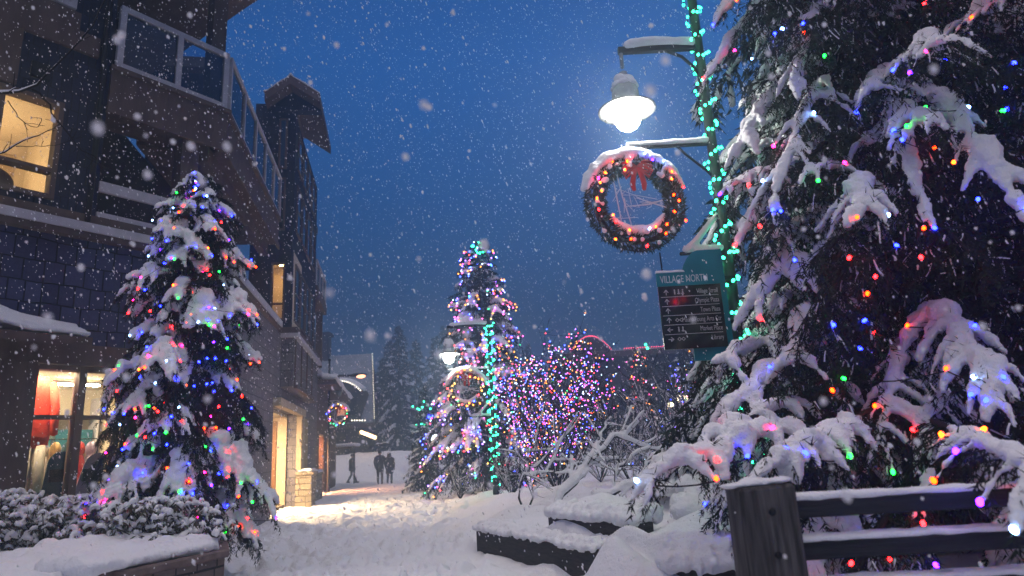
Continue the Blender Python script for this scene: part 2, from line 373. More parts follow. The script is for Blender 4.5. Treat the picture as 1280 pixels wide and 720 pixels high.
# ------------------------------------------------------------------ conifers
def boughs(base, H, R0, z0, nb, lift, droop, zmax=99, prof=0.9, keep=None, manual=(), limit=None, zp=1.25, rv=(.72, 1.14)):
    out = []
    ga = 2.39996
    for i in range(nb):
        f = (i + .5) / nb
        z = z0 + (H - z0) * (f ** zp)
        if z > zmax: break
        az = i * ga + rng.normal() * .25
        r = R0 * (max(0.02, 1 - z / H) ** prof) * rng.uniform(*rv) + .06
        if keep and not keep(az, z): continue
        k = 1 - z / H
        if limit:
            r = limit(az, z, r)
            if r < .45: continue
        out.append((np.array([base[0], base[1], base[2] + z]), az, r, lift * (1.0 + 1.2 * (1 - k)), droop * (.45 + .75 * k) * rng.uniform(.55, 1.25), 1.0))
    for tip, zb, *load in manual:
        p = np.array([base[0], base[1], base[2] + zb]); d = np.array(tip) - p; L = np.hypot(d[0], d[1])
        drop = -d[2] / L
        out.append((p, math.atan2(d[1], d[0]), L, .2 if zb > 1.7 else .06, drop + (.2 if zb > 1.7 else .06), load[0] if load else 1.0))
    return out
def grow(bs, step, side_k, twig, pw=2.0, fan=.75, lmax=9., sdroop=.45):
    """main boughs, their side sprays and hanging twigs"""
    mains, brs, owner, twigs, tts = [], [], [], [], []
    for p, az, L, lf, dr, ld in bs:
        f = np.array([math.cos(az), math.sin(az), 0]); sd = np.array([-f[1], f[0], 0])
        t = np.linspace(0, 1, 8); bend = rng.normal() * .09
        P = p + f * (t * L)[:, None] + sd * (bend * L * t * t)[:, None]; P[:, 2] += L * (lf * t - dr * t ** pw)
        mains.append((P, L))
        n = max(3, int(L / step))
        for k in range(n):
            for sgn in (-1, 1):
                tt = .18 + .80 * (k + rng.uniform(.1, .9)) / n
                q = tt * 7; a = int(min(q, 6)); fr = q - a
                b0 = P[a] * (1 - fr) + P[a + 1] * fr
                l = (side_k * L * (1 - tt) ** fan + .07 + .05 * min(L, 2)) * rng.uniform(.5, 1.3); l = min(l, lmax * rng.uniform(.7, 1.1) * (.72 if ld != 1.0 else 1))
                an = rad(rng.uniform(25, 80)) * sgn
                d = f * math.cos(an) + sd * math.sin(an)
                s = np.linspace(0, 1, 5)
                slope = lf - 2 * dr * tt
                B = b0 + d * (s * l)[:, None]; B[:, 2] += l * (.4 * slope * s - (sdroop * (.75 if ld != 1.0 else 1) + .35 * rng.random()) * s ** 2)
                brs.append(B); owner.append(len(mains) - 1); tts.append(tt)
        tipn = 3
        for k in range(tipn):
            an = rng.uniform(-.5, .5); d = f * math.cos(an) + sd * math.sin(an); l = .12 + .07 * L * rng.random()
            s = np.linspace(0, 1, 5); B = P[-1] + d * (s * l)[:, None]; B[:, 2] += l * ((lf - 2 * dr) * .5 * s - .5 * s ** 2)
            brs.append(B); owner.append(len(mains) - 1); tts.append(1.0)
    B = np.array(brs)
    L = np.linalg.norm(np.diff(B, axis=1), axis=2).sum(1)
    if twig:
        cnt = np.maximum(1, (L / twig[0]).astype(int)); idx = np.repeat(np.arange(len(B)), cnt)
        s = rng.random(len(idx)) * 3.999; a = s.astype(int); fr = (s - a)[:, None]
        st = B[idx, a] * (1 - fr) + B[idx, a + 1] * fr
        d = rng.normal(size=st.shape) * .38; d[:, 2] = -1; d += .55 * (B[idx, 4] - B[idx, 0]) / L[idx][:, None]; d /= np.linalg.norm(d, axis=1, keepdims=True)
        tl = rng.uniform(twig[1], twig[2], len(idx)) * np.clip(L[idx] * 2.2, .35, 1) * np.array([.6 if q_[5] != 1.0 else 1. for q_ in bs])[np.array(owner)[idx]]
        u = np.linspace(0, 1, 4)
        twigs = st[:, None] + d[:, None] * (u[None, :, None] * tl[:, None, None]); twigs[:, :, 2] -= .15 * tl[:, None] * u ** 2; twigs[:, 1:] += rng.normal(size=twigs[:, 1:].shape) * (.07 * tl)[:, None, None]
    return mains, B, np.array(owner), np.array(twigs), np.array(tts)
def along(P, per_m):
    """random samples along many polylines: positions, tangents"""
    L = np.linalg.norm(np.diff(P, axis=1), axis=2).sum(1)
    c = np.maximum(2, (L * per_m).astype(int)); idx = np.repeat(np.arange(len(P)), c); n = P.shape[1] - 1
    s = rng.random(len(idx)) * (n - 1e-4); a = s.astype(int); f = (s - a)[:, None]
    pos = P[idx, a] * (1 - f) + P[idx, a + 1] * f
    tn = P[idx, a + 1] - P[idx, a]; tn /= np.linalg.norm(tn, axis=1, keepdims=True) + 1e-9
    return pos, tn
def clothe(mb, P, per_m, ln, w):
    pos, tn = along(P, per_m)
    r = rng.normal(size=pos.shape); r -= (r * tn).sum(1, keepdims=True) * tn; r /= np.linalg.norm(r, axis=1, keepdims=True) + 1e-9
    d = tn * .75 + r * .8; d[:, 2] -= .22; d /= np.linalg.norm(d, axis=1, keepdims=True)
    n = len(pos)
    mb.needles(pos, d, ln * rng.uniform(.6, 1.3, n), w * rng.uniform(.7, 1.3, n))
def spruce(name, label, base, H, R0, z0, nb, step=.14, side_k=.42, twig=(.09, .08, .2), lift=.12, droop=.5, dens=120, nl=.05, nw=.008, snow_r=.06, voxel=.022,
           zmax=99, prof=.9, keep=None, manual=(), skip=.1, group=None, trunk_r=None, snow_it=3, bare=.12, jit=.3, limit=None, pw=2.0, fan=.75, lmax=9., sdroop=.45, lumpy=.0, gaps=0.0, lsize=.08, reach=9., t0=.3, inner=.2, zp=1.25, rv=(.72, 1.14), dust=0.0, dust_r=.006, skip_fn=None, poke=0):
    tr = thing(name, label, 'tree', base, group)
    bs = boughs(base, H, R0, z0, nb, lift, droop, zmax, prof, keep, manual, limit, zp, rv)
    mains, B, owner, tw, tts = grow(bs, step, side_k, twig, pw, fan, lmax, sdroop)
    k = trunk_r or H * .016
    b = MB(); zz = np.linspace(-.3, min(H, zmax + 3), 9)
    b.tube([(base[0], base[1], base[2] + z) for z in zz], [max(.008, k * (1 - max(z, 0) / H)) for z in zz], 10)
    b.build('trunk', BARK, tr, True)
    b = MB(); P = np.array([m[0] for m in mains]); Ls = np.array([m[1] for m in mains])
    b.tubes(P, np.outer(np.clip(Ls * .014, .006, .05), np.linspace(1, .3, 8)), 5)
    b.tubes(B, np.outer(np.full(len(B), .005), np.linspace(1, .5, 5)), 3, caps=False)
    b.build('branches', TWIG, tr, True)
    b = MB()
    clothe(b, B, dens, nl, nw); clothe(b, P[:, 1:], dens, nl, nw)
    if len(tw): clothe(b, tw, dens * .8, nl * .9, nw)
    b.build('crown', NEEDLE, tr)
    # snow lying on the boughs
    b = MB(); ow_ok = rng.random(len(mains)) > (skip if skip_fn is None else np.array([skip_fn(m_[0][-1]) for m_ in mains])); lump = rng.uniform(.7, 1.35, len(mains)) * np.array([q_[5] for q_ in bs]); ow_ok |= np.array([q_[5] for q_ in bs]) > 1.02
    st = np.maximum(t0, 1 - reach / np.maximum(Ls, .05)); tg = np.linspace(0, 1, 10)
    TT = st[:, None] + (1 - st)[:, None] * tg[None]; q = TT * 7; a = np.minimum(q.astype(int), 6); f = (q - a)[:, :, None]; ii = np.arange(len(P))[:, None]
    PM = P[ii, a] * (1 - f) + P[ii, a + 1] * f
    size = np.clip(Ls / 1.1, .45, 1.25) ** .6
    r = snow_r * (size * lump)[:, None] * (.3 + 1.0 * np.sin(np.pi * np.clip(tg * .86 + .04, 0, 1)) ** .8)[None] * (1 + jit * rng.normal(size=(len(P), 10)) * .5)
    r = np.clip(r, .012, .4)
    if gaps: r *= np.clip(1.15 - gaps * 2.2 * np.abs(rng.normal(size=r.shape)) * np.linspace(1.3, .4, 10)[None], .12, 1.2)
    PM = PM.copy(); PM[:, :, 2] += r * .55
    b.tubes(PM[ow_ok], r[ow_ok], 8, .8)
    ok = ow_ok[owner] & (rng.random(len(B)) > bare) & ((tts > st[owner]) | (rng.random(len(B)) < inner))
    Bs = B[ok].copy(); rr = (snow_r * .62 * (size * lump)[owner[ok]] * rng.uniform(.6, 1.25, ok.sum()))[:, None] * np.array([1.05, 1.1, 1.0, .8, .45])[None] * (1 + .2 * rng.normal(size=(ok.sum(), 5)))
    rr = np.clip(rr, .008, .3)
    Bs[:, :, 2] += rr * .5
    b.tubes(Bs, rr, 6, .85)
    sn = b.build('snow', SNOW, tr, True)
    snowed(sn, voxel, snow_it, .6, lumpy, lsize)
    if poke:
        b = MB(); Ps = Bs[:, :4].copy(); Ps[:, :, 2] += rr[:, :4] * .55; pos, tn = along(Ps, poke); k_ = len(pos)
        dn = tn * .5 + rng.normal(size=pos.shape) * .55; dn[:, 2] += .35; dn /= np.linalg.norm(dn, axis=1, keepdims=True)
        b.needles(pos, dn, nl * rng.uniform(.9, 1.7, k_), nw * rng.uniform(.6, 1.0, k_)); b.build('bare_needles', NEEDLE, tr)
    if dust and len(tw):
        T_ = tw[rng.random(len(tw)) < dust].copy(); k0 = rng.integers(0, 2, len(T_)); T_ = np.stack([T_[np.arange(len(T_)), k0], (T_[np.arange(len(T_)), k0] + T_[np.arange(len(T_)), k0 + 1]) / 2 + dust_r * .6 * rng.normal(size=(len(T_), 3)), T_[np.arange(len(T_)), k0 + 1]], 1); T_[:, :, 2] += dust_r * .8; nT = len(T_)
        b = MB(); b.tubes(T_, dust_r * rng.uniform(.5, 1.5, (nT, 3)), 4, .7)
        o = b.build('snow_dusting', SNOW, tr, True); o['kind'] = 'stuff'
    cand = np.concatenate([Bs[:, 2], Bs[:, 3], Bs[:, 4]]); cr = np.concatenate([rr[:, 2], rr[:, 3], rr[:, 4]])
    nocov = B[~ok]; c2 = nocov[:, 3] if len(nocov) else np.zeros((0, 3))
    return tr, cand, cr, c2, tw
def bulb_mesh(name, mat, r, ln, sub=1):
    b = MB(); v, t = ICO[sub]; v = v * np.array([r, r, ln]); b.add(v, tris=t)
    return b.mesh(name, mat, True)
def light_string(name, label, pts, r, cols, loc, wire_r=.004, sub=1, group=None, stretch=1.35, mats=None, wiremat=None, cat='light string', near=None, maxgap=.9):
    """a wire with up to 100 bulbs as parts and the rest as one part"""
    t = thing(name, label, cat, loc, group)
    mats = mats or BULBS
    pts = np.asarray(pts)
    if wire_r:
        b = MB()
        segs = [(a, c) for a, c in zip(pts[:-1], pts[1:]) if np.linalg.norm(c - a) < maxgap]
        if segs:
            u = np.linspace(0, 1, 5)
            P = np.array([a * (1 - u)[:, None] + c * u[:, None] - np.array([0, 0, 1]) * (4 * u * (1 - u) * .06 * np.linalg.norm(c - a))[:, None] - np.array([0, 0, r * .9]) for a, c in segs])
            b.tubes(P, np.full(P.shape[:2], wire_r), 4, caps=False)
            b.build('wire', wiremat or METAL, t, True)
    meshes = {}
    order = np.argsort(np.linalg.norm(pts - np.array(CP), axis=1)) if near is None else np.arange(len(pts))
    inv = Matrix.Translation(t.location).inverted()
    for i in order[:100]:
        ci = cols[i]
        if ci not in meshes: meshes[ci] = bulb_mesh('bulb', mats[ci], r, r * stretch, sub)
        o = bpy.data.objects.new('bulb', meshes[ci]); COL.objects.link(o); o.parent = t; o.matrix_parent_inverse = inv
        o.location = pts[i]; o.rotation_euler = (rng.uniform(-.8, .8), rng.uniform(-.8, .8), 0)
    rest = order[100:]
    if len(rest):
        b = MB(); used = sorted(set(int(cols[i]) for i in rest))
        for j, ci in enumerate(used):
            ids = [i for i in rest if cols[i] == ci]
            b.blobs(pts[ids], np.tile([r, r, r * stretch], (len(ids), 1)), 0 if sub < 2 else 1, j)
        o = b.build('bulbs', [mats[c] for c in used], t, True); o['kind'] = 'stuff'
    return t
def pick_cols(n, w): return rng.choice(len(w), n, p=np.array(w) / sum(w))
def helix_pick(cand, n, turns, base, H, R0, z0, prof=.9, visible=True):
    """candidate points nearest to a helix wound round the crown"""
    out = []; used = set()
    for k in range(n):
        f = k / n; z = z0 + (H - z0) * (1 - math.sqrt(1 - f)) if False else z0 + (H - z0) * (f ** 1.25)
        ph = turns * 2 * math.pi * f + rng.normal() * .12
        R = R0 * max(.02, 1 - z / H) ** prof * rng.uniform(.8, 1.1)
        p = np.array([base[0] + R * math.cos(ph), base[1] + R * math.sin(ph), base[2] + z])
        d = ((cand - p) ** 2).sum(1); i = int(d.argmin())
        if i in used: continue
        used.add(i); out.append(cand[i])
    return np.array(out)

def front_pick(c, cell, drop=.1):
    """one point per small patch of the crown's near face, wound row by row"""
    q = (c - np.array(CP)) @ np.array(CM); px = 640 + F * q[:, 0] / -q[:, 2]; py = 360 - F * q[:, 1] / -q[:, 2]; ds = np.linalg.norm(q, axis=1)
    row = np.floor(py / cell); kx = np.floor((px + (row % 2) * cell * .5) / cell); best = {}
    for i in np.argsort(ds):
        k = (row[i], kx[i])
        if k not in best: best[k] = i
    ids = np.array([i for i in best.values() if rng.random() > drop])
    return c[ids[np.lexsort((np.where(row[ids] % 2 == 0, px[ids], -px[ids]), row[ids]))]]
W_MIX = [5.5, 5, 3, 9, 3, 3, 1.5, 1.5]
# ---- left spruce in the planter
LT = atY(222, 655, 8.35); ltop = atY(256, 214, 8.35)
LR = .98
lbase = np.array([LT.x * .5 + ltop.x * .5 - .02, 8.35, .6]); LH = ltop.z - .6 - .12
tr, cand, cr, c2, tw = spruce('spruce_tree', 'snow-laden small spruce with coloured lights in the stone planter before the shop', lbase, LH, LR, .38, 150, step=.075, side_k=.42, twig=(.032, .07, .19),
    dens=150, nl=.05, nw=.010, snow_r=.104, voxel=.016, lift=.3, droop=.80, prof=.52, skip=.32, bare=.2, jit=.45, pw=2.6, fan=.38, sdroop=.7, lumpy=.06, gaps=.25, t0=.45, inner=.06, lsize=.09, zp=1.0, rv=(.6, 1.15), lmax=.34, dust=.12, dust_r=.005, poke=36)
c = cand + np.array([0, 0, 1]) * (cr * .8)[:, None]
out_ = c[:, :2] - lbase[:2]; nn = out_ / (np.linalg.norm(out_, axis=1, keepdims=True) + 1e-6); c[:, :2] += nn * (cr * .55)[:, None]
if len(c2): c = np.concatenate([c, c2])
facing = ((c[:, :2] - lbase[:2]) @ nrm(-lbase[:2])) > -.35 * 1.0
pts = front_pick(c[facing], 15.5, .5)
print('left bulbs', len(pts))
light_string('light_string', 'coloured light string wound round the small spruce by the shop', pts, .0125, pick_cols(len(pts), W_MIX), lbase, .003, maxgap=.45)
# blue-white knot of lights round the leader
pts = np.array([[lbase[0] + .13 * rng.normal() * (1 - f), lbase[1] - .07 - .05 * rng.random(), lbase[2] + LH - .62 + .6 * f] for f in np.linspace(0, 1, 26)])
light_string('light_string', 'dense knot of mostly blue bulbs round the tip of the shop spruce', pts, .0125, pick_cols(len(pts), [2, 2, 1, 8, 3, 1, 4, 1]), (lbase[0], lbase[1], lbase[2] + LH - .6), .003)

# ---- great spruce on the right
RB = np.array([4.15, 6.55, .45]); RH = 15.0
def tip(x, y, Y): return tuple(atY(x, y, Y))
man = [(tip(915, 585, 3.7), 1.1, 1.05), (tip(928, 560, 4.0), 1.35, 1.05), (tip(955, 578, 3.6), 1.1, 1.08), (tip(985, 592, 3.4), 1.0, 1.05), (tip(1020, 575, 3.6), 1.1, 1.03), (tip(965, 505, 4.6), 1.75, 1.4), (tip(888, 92, 5.9), 5.9, 1.3), (tip(938, 182, 5.6), 4.9, 1.1),
       (tip(955, 272, 5.3), 3.9, 1.1), (tip(965, 290, 4.9), 3.8, 1.0), (tip(965, 372, 5.0), 3.2, 1.0), (tip(968, 430, 4.9), 2.7, 1.0), (tip(955, 462, 4.9), 2.4, 1.1), (tip(1020, 225, 4.7), 4.6, 1.0), (tip(1190, 235, 4.5), 4.6, 1.0),
       (tip(1160, 300, 4.4), 4.1, .9), (tip(1255, 250, 4.2), 4.3, 1.1), (tip(900, 20, 5.9), 6.4, 1.2), (tip(1040, 90, 5.0), 5.7, 1.0), (tip(1240, 60, 4.8), 6.0, 1.0), (tip(1160, 490, 4.2), 2.0, 1.0)]
def limit(az, z, r):
    while r > .4:
        x, y = project((RB[0] + r * math.cos(az), RB[1] + r * math.sin(az), RB[2] + z - .35 * r))
        if x > (962 if y < 320 else 972 if y < 480 else 905): return r
        r *= .92
    return r
keep = lambda az, z: math.cos(az - math.atan2(-6.3, -3.0)) > -.45
tr, cand, cr, c2, tw = spruce('spruce_tree', 'towering snow-laden spruce with coloured lights behind the timber fence', RB, RH, 3.35, .5, 900, step=.125, side_k=.22, twig=(.06, .10, .34), dens=66, nl=.06, nw=.011,
    snow_r=.054, voxel=.016, lift=.2, droop=.43, zmax=8.4, prof=.95, keep=keep, manual=man, skip=.34, bare=.38, trunk_r=.27, jit=.5, limit=limit, pw=2.1, fan=.4, lmax=.34, sdroop=.5, lumpy=.05, gaps=.32, reach=1.2, t0=.4, inner=.04, lsize=.1, rv=(.5, 1.1), dust=.2, dust_r=.006, poke=30, skip_fn=lambda q_: .34 if project(q_)[0] < 1010 else .60)
bs2 = [q_ for q_ in boughs(RB, RH, 3.35, .6, 620, .18, .55, 99, .95) if q_[0][2] - RB[2] > 8.2 or not keep(q_[1], 0)]
mn2, B2, ow2, tw2, tt2 = grow(bs2, .3, .3, (.3, .2, .5), 2.3, .5, .7, .6)
b = MB(); clothe(b, B2, 34, .16, .05); clothe(b, np.array([q_[0] for q_ in mn2]), 30, .16, .045); clothe(b, tw2, 16, .14, .045)
b.build('rear_crown', NEEDLE, tr)
b = MB(); kk = rng.random(len(B2)) < .5; Q2 = B2[kk].copy(); Q2[:, :, 2] += .03; b.tubes(Q2, np.full((kk.sum(), 5), .045) * rng.uniform(.6, 1.3, (kk.sum(), 5)), 5); b.build('rear_snow', SNOW, tr, True)['kind'] = 'stuff'
RIGHT_CAND = (cand, cr, c2)
c = cand + np.array([0, 0, 1]) * (cr * .75)[:, None]
o2 = c[:, :2] - RB[:2]; c[:, :2] += o2 / (np.linalg.norm(o2, axis=1, keepdims=True) + 1e-6) * (cr * .6)[:, None]
if len(c2): c = np.concatenate([c, c2])
tocam = nrm(-RB[:2]); dd = (c[:, :2] - RB[:2]) @ tocam
Rz = 3.35 * np.clip(1 - (c[:, 2] - RB[2]) / RH, 0, 1)
rad_ = np.linalg.norm(c[:, :2] - RB[:2], axis=1)
c = c[(dd > -.2) & (rad_ > Rz * .6)]
allp = front_pick(c, 34, .56)
print('right bulbs', len(allp))
def band(lo, hi, label, w=W_MIX):
    s = allp[(allp[:, 2] >= lo) & (allp[:, 2] < hi)]; print(len(s))
    light_string('light_string', label, s, .0135, pick_cols(len(s), w), (RB[0], RB[1], lo), .0045, group='light strings wound round the great spruce', maxgap=.6)
band(.3, 1.6, 'coloured light string along the lowest boughs of the great spruce just above the fence')
band(1.6, 2.75, 'coloured light string round the great spruce level with the lower half of the direction sign')
band(2.75, 3.9, 'coloured light string round the great spruce level with the sign bracket and the wreath')
band(3.9, 5.4, 'coloured light string round the great spruce level with the lamp head')
band(5.4, 9, 'coloured light string highest up the great spruce, above the lamp arm')

# ---- lit spruce in the middle, behind the second lamp
cb = gnd(600, 612, .45); cbx = atY(607, 560, 22).x; ct = atY(598, 306, 22)
cbase = np.array([(cbx + ct.x) / 2, 22.0, .4]); CH = ct.z - .4
tr, cand, cr, c2, tw = spruce('spruce_tree', 'tall narrow spruce thick with tiny coloured lights behind the second lamp', cbase, CH, 1.85, .35, 160, step=.24, zp=1.0, side_k=.42, twig=(.14, .1, .3), dens=45, nl=.11, nw=.025,
    snow_r=.085, voxel=.04, lift=.16, droop=.5, prof=.55, skip=.4, bare=.4, t0=.4, pw=2.5, fan=.45, sdroop=.6, lumpy=.06, lsize=.15)
c = cand + np.array([0, 0, 1]) * (cr * .7)[:, None]; o2 = c[:, :2] - cbase[:2]; c[:, :2] += o2 / (np.linalg.norm(o2, axis=1, keepdims=True) + 1e-6) * (cr * 1.3 + .03)[:, None]
f = (c[:, 1] < cbase[1] + .3)
pts = front_pick(c[f], 3.9, .06)
print('centre bulbs', len(pts))
light_string('light_string', 'tiny coloured lights wound densely round the tall narrow spruce', pts, .026, pick_cols(len(pts), [4, 4, 1, 6, 3, 4, 5, 1.5]), cbase, .004, sub=0, stretch=1.0, maxgap=1.2, mats=FARBULBS)
pts = np.array([[ct.x, 21.95, ct.z + .05]] + [[ct.x + rng.normal() * .12, 21.9, ct.z - .05 - .3 * rng.random()] for _ in range(9)])
light_string('light_string', 'green treetop lights on the tall narrow spruce', pts, .04, np.zeros(len(pts), int), (ct.x, 21.95, ct.z - .1), .004, sub=1, mats=[TEALBULB], stretch=1.2)
t_ = np.array([ct.x, 21.9, ct.z])

print('T trees', round(time.time() - T0, 1))

# ------------------------------------------------------------------ the shop building
K = np.array([-5.4, 11.6]); AZA, AZB = rad(37), rad(-10.6)
dA = np.array([math.sin(AZA), math.cos(AZA)]); nA = np.array([dA[1], -dA[0]])
dB = np.array([math.sin(AZB), math.cos(AZB)]); nB = np.array([dB[1], -dB[0]])
class Frame:
    """a façade's own axes: s along it, d out of it, z up; objects keep these axes so that shingles run level"""
    def __init__(f, P, d, n): f.M = Matrix(((d[0], n[0], 0, P[0]), (d[1], n[1], 0, P[1]), (0, 0, 1, 0), (0, 0, 0, 1)))
    def build(f, mb, name, mats, parent=None, smooth=False):
        o = mb.build(name, mats, None, smooth); o.matrix_world = f.M
        if parent is not None:
            o.parent = parent
            if parent.type == 'EMPTY': o.matrix_parent_inverse = Matrix.Translation(parent.location).inverted()
            else: o.matrix_basis = Matrix.Identity(4)
        return o
    def pt(f, s, d, z): return f.M @ Vector((s, d, z))
FA = Frame(K, dA, nA); FB = Frame(K, dB, nB)
SHOP = thing('shop_building', 'dark shingled shop building with balconies, lit shop window and gabled bay along the walk', 'building', (K[0], K[1], 0))
def wbox(F, name, mat, boxes, parent=SHOP):
    b = MB()
    for lo, hi in boxes: b.box(lo, hi)
    return F.build(b, name, mat, parent)
def frame_boxes(s0, s1, z0, z1, w, d0, d1, mull=(), trans=()):
    r = [((s0, d0, z0), (s0 + w, d1, z1)), ((s1 - w, d0, z0), (s1, d1, z1)), ((s0 + w, d0, z1 - w), (s1 - w, d1, z1)), ((s0 + w, d0, z0), (s1 - w, d1, z0 + w))]
    r += [((m - w * .4, d0 + .005, z0 + w), (m + w * .4, d1 - .005, z1 - w)) for m in mull]
    r += [((s0 + w, d0 + .012, t - w * .4), (s1 - w, d1 - .012, t + w * .4)) for t in trans]
    return r
# --- face A, ground storey
S0, S1 = -2.70, -1.38
wbox(FA, 'wall', SHINGLE, [((-9, -.3, 3.32), (0, 0, 5.0)), ((-9, -.3, 0), (-4.4, 0, 3.0)), ((-4.4, -.3, 0), (-1.30, 0, .78)), ((-1.30, -.3, 0), (0, 0, 3.0))])
wbox(FA, 'lintel', TRIM, [((-9, -.3, 3.003), (0.04, .14, 3.317))])
wbox(FA, 'pillar', TRIM, [((-3.14, -.28, 0), (-2.70, .22, 3.0))])
fr = wbox(FA, 'window', TRIM, frame_boxes(-2.70, -1.30, .783, 3.0, .07, -.16, .05, (-2.06,), (2.24,)) + [((-2.10, -.17, .79), (-2.0, .062, 2.99))])
g = MB(); g.box((-2.68, -.10, .8), (-1.32, -.092, 2.98)); FA.build(g, 'pane', GLASS, fr)
fr = wbox(FA, 'window', TRIM, frame_boxes(-4.4, -3.14, .783, 3.0, .07, -.16, .05, (), (2.24,)) + [((-3.3, -.15, .79), (-3.26, .04, 2.99))])
g = MB(); g.box((-4.38, -.10, .8), (-3.16, -.092, 2.98)); FA.build(g, 'pane', GLASS, fr)
wbox(FA, 'cornice', TRIM, [((-9, -.3, 5.003), (0.06, .16, 5.21)), ((-9, -.3, 5.21), (.02, .06, 5.42))])
SNOWBAR = WHITE
wbox(FA, 'ledge', WHITE, [((-9, .162, 5.1), (-.02, .2, 5.24))])
# inside of the shop
ROOM = wbox(FA, 'shop_interior', WARMWALL, [((-6.4, -4.2, .3), (-.2, -4.1, 3.2)), ((-6.5, -4.2, .3), (-6.4, -.3, 3.2)), ((-.3, -4.1, .3), (-.2, -.3, 3.2)), ((-6.5, -4.2, 3.1), (-.2, -.3, 3.2)), ((-6.5, -4.2, .2), (-.2, -.3, .3))])
YELLOW = plain('yellow_curtain', (.55, .55, .16), .9)
b = MB(); x = np.linspace(-4.4, -3.2, 41); d = -.32 + .035 * np.sin(np.arange(41) * 1.4)
v = np.concatenate([np.stack([x, d, np.full(41, .82)], 1), np.stack([x, d, np.full(41, 2.95)], 1)])
b.add(v, quads=[(i, i + 1, 42 + i, 41 + i) for i in range(40)]); cu = FA.build(b, 'curtain', YELLOW, SHOP, True)
cu.modifiers.new('cloth', 'SOLIDIFY').thickness = .01
LAMPW = emit_mat('warm_tube_lamp', (1.0, .80, .52), 240)
LAMPN = emit_mat('warm_bulb_lamp', (1.0, .66, .33), 30)
def ceil_lamp(F, s, d, z, L, label, mat=LAMPW, w=.12, cat='ceiling lamp', along=True):
    p = F.pt(s, d, z); t = thing('ceiling_lamp', label, cat, p)
    b = MB(); b.box((s - L / 2, d - w / 2, z), (s + L / 2, d + w / 2, z + .05)); F.build(b, 'housing', WHITE, t)
    b = MB(); b.box((s - L / 2 + .01, d - w / 2 + .01, z - .03), (s + L / 2 - .01, d + w / 2 - .01, z - .004)); F.build(b, 'diffuser', mat, t)
ceil_lamp(FA, -2.5, -.42, 3.02, 1.0, 'bright tube lamp on the shop ceiling behind the hanging red jacket')
ceil_lamp(FA, -1.6, -2.4, 3.02, 1.4, 'tube lamp deep inside the shop behind the window mullion')
ceil_lamp(FA, -3.9, -2.2, 3.02, 1.4, 'tube lamp in the shop behind the yellow curtain')
# goods in the window
RED = plain('red_fabric', (.62, .05, .03), .75, .25, 7, .4); REDD = plain('dark_red_fabric', (.42, .03, .03), .75, .25, 7, .4); PALE = plain('pale_fabric', (.62, .55, .47), .8, .2, 8, .4)
TEAL = plain('teal_board', (.012, .085, .12), .35, .2, 3); LAV = plain('lavender_board', (.30, .24, .36), .4, .2, 3); GOLD = plain('tan_goods', (.5, .33, .14), .7, .5, 9)
def garment(name, label, F, s, d, z, prof, mat, cat, squash=.45, group=None):
    """a hanging or worn garment: rounded body from a width profile, sleeves beside it"""
    p = F.pt(s, d, z); t = thing(name, label, cat, p, group)
    b = MB(); an = np.arange(20) / 20 * 2 * np.pi
    zz = np.array([q[1] for q in prof]); ww = np.array([q[0] for q in prof])
    fold = 1 + .05 * np.sin(an * 6)[None] * np.linspace(.2, 1, len(prof))[::-1][:, None]
    V = np.stack([s + ww[:, None] * np.cos(an) * fold, d + ww[:, None] * squash * np.sin(an) * fold, np.broadcast_to(zz[:, None], (len(prof), 20))], -1).reshape(-1, 3)
    m = len(prof); i = np.arange(m - 1)[:, None] * 20; j = np.arange(20)[None]
    b.add(V, quads=np.stack([i + j, i + (j + 1) % 20, i + 20 + (j + 1) % 20, i + 20 + j], -1).reshape(-1, 4))
    F.build(b, 'body', mat, t, True)
    return t
def sleeve(F, t, pts, r, mat, name='sleeve'):
    b = MB(); b.tube(pts, r, 10); F.build(b, name, mat, t, True)
m1 = garment('mannequin', 'shop mannequin in a red jacket and pale trousers behind the glass', FA, -2.42, -.62, .32, [(.02, 2.92), (.12, 2.9), (.2, 2.82), (.22, 2.6), (.225, 2.3), (.23, 2.0), (.21, 1.82), (.1, 1.8)], RED, 'mannequin')
sleeve(FA, m1, [(-2.60, -.6, 2.8), (-2.67, -.58, 2.4), (-2.66, -.5, 2.02)], [.075, .07, .055], RED)
sleeve(FA, m1, [(-2.24, -.6, 2.8), (-2.17, -.58, 2.4), (-2.18, -.5, 2.02)], [.075, .07, .055], RED)
sleeve(FA, m1, [(-2.50, -.62, 1.85), (-2.51, -.62, 1.4), (-2.52, -.6, .62)], [.11, .1, .085], PALE, 'trouser_leg')
sleeve(FA, m1, [(-2.33, -.62, 1.85), (-2.31, -.62, 1.4), (-2.30, -.6, .62)], [.11, .1, .085], PALE, 'trouser_leg')
b = MB(); b.box((-2.7, -.85, .301), (-2.1, -.4, .62)); FA.build(b, 'plinth', WHITE, m1)
j2 = garment('jacket', 'second red jacket half hidden by the shop pillar', FA, -2.80, -1.0, 1.6, [(.02, 2.5), (.13, 2.47), (.2, 2.35), (.21, 2.0), (.2, 1.7), (.1, 1.66)], REDD, 'jacket')
b = MB(); b.tube([(-2.8, -1.0, 2.5), (-2.8, -1.0, 3.0)], .008); FA.build(b, 'hanger_rod', METAL, j2)
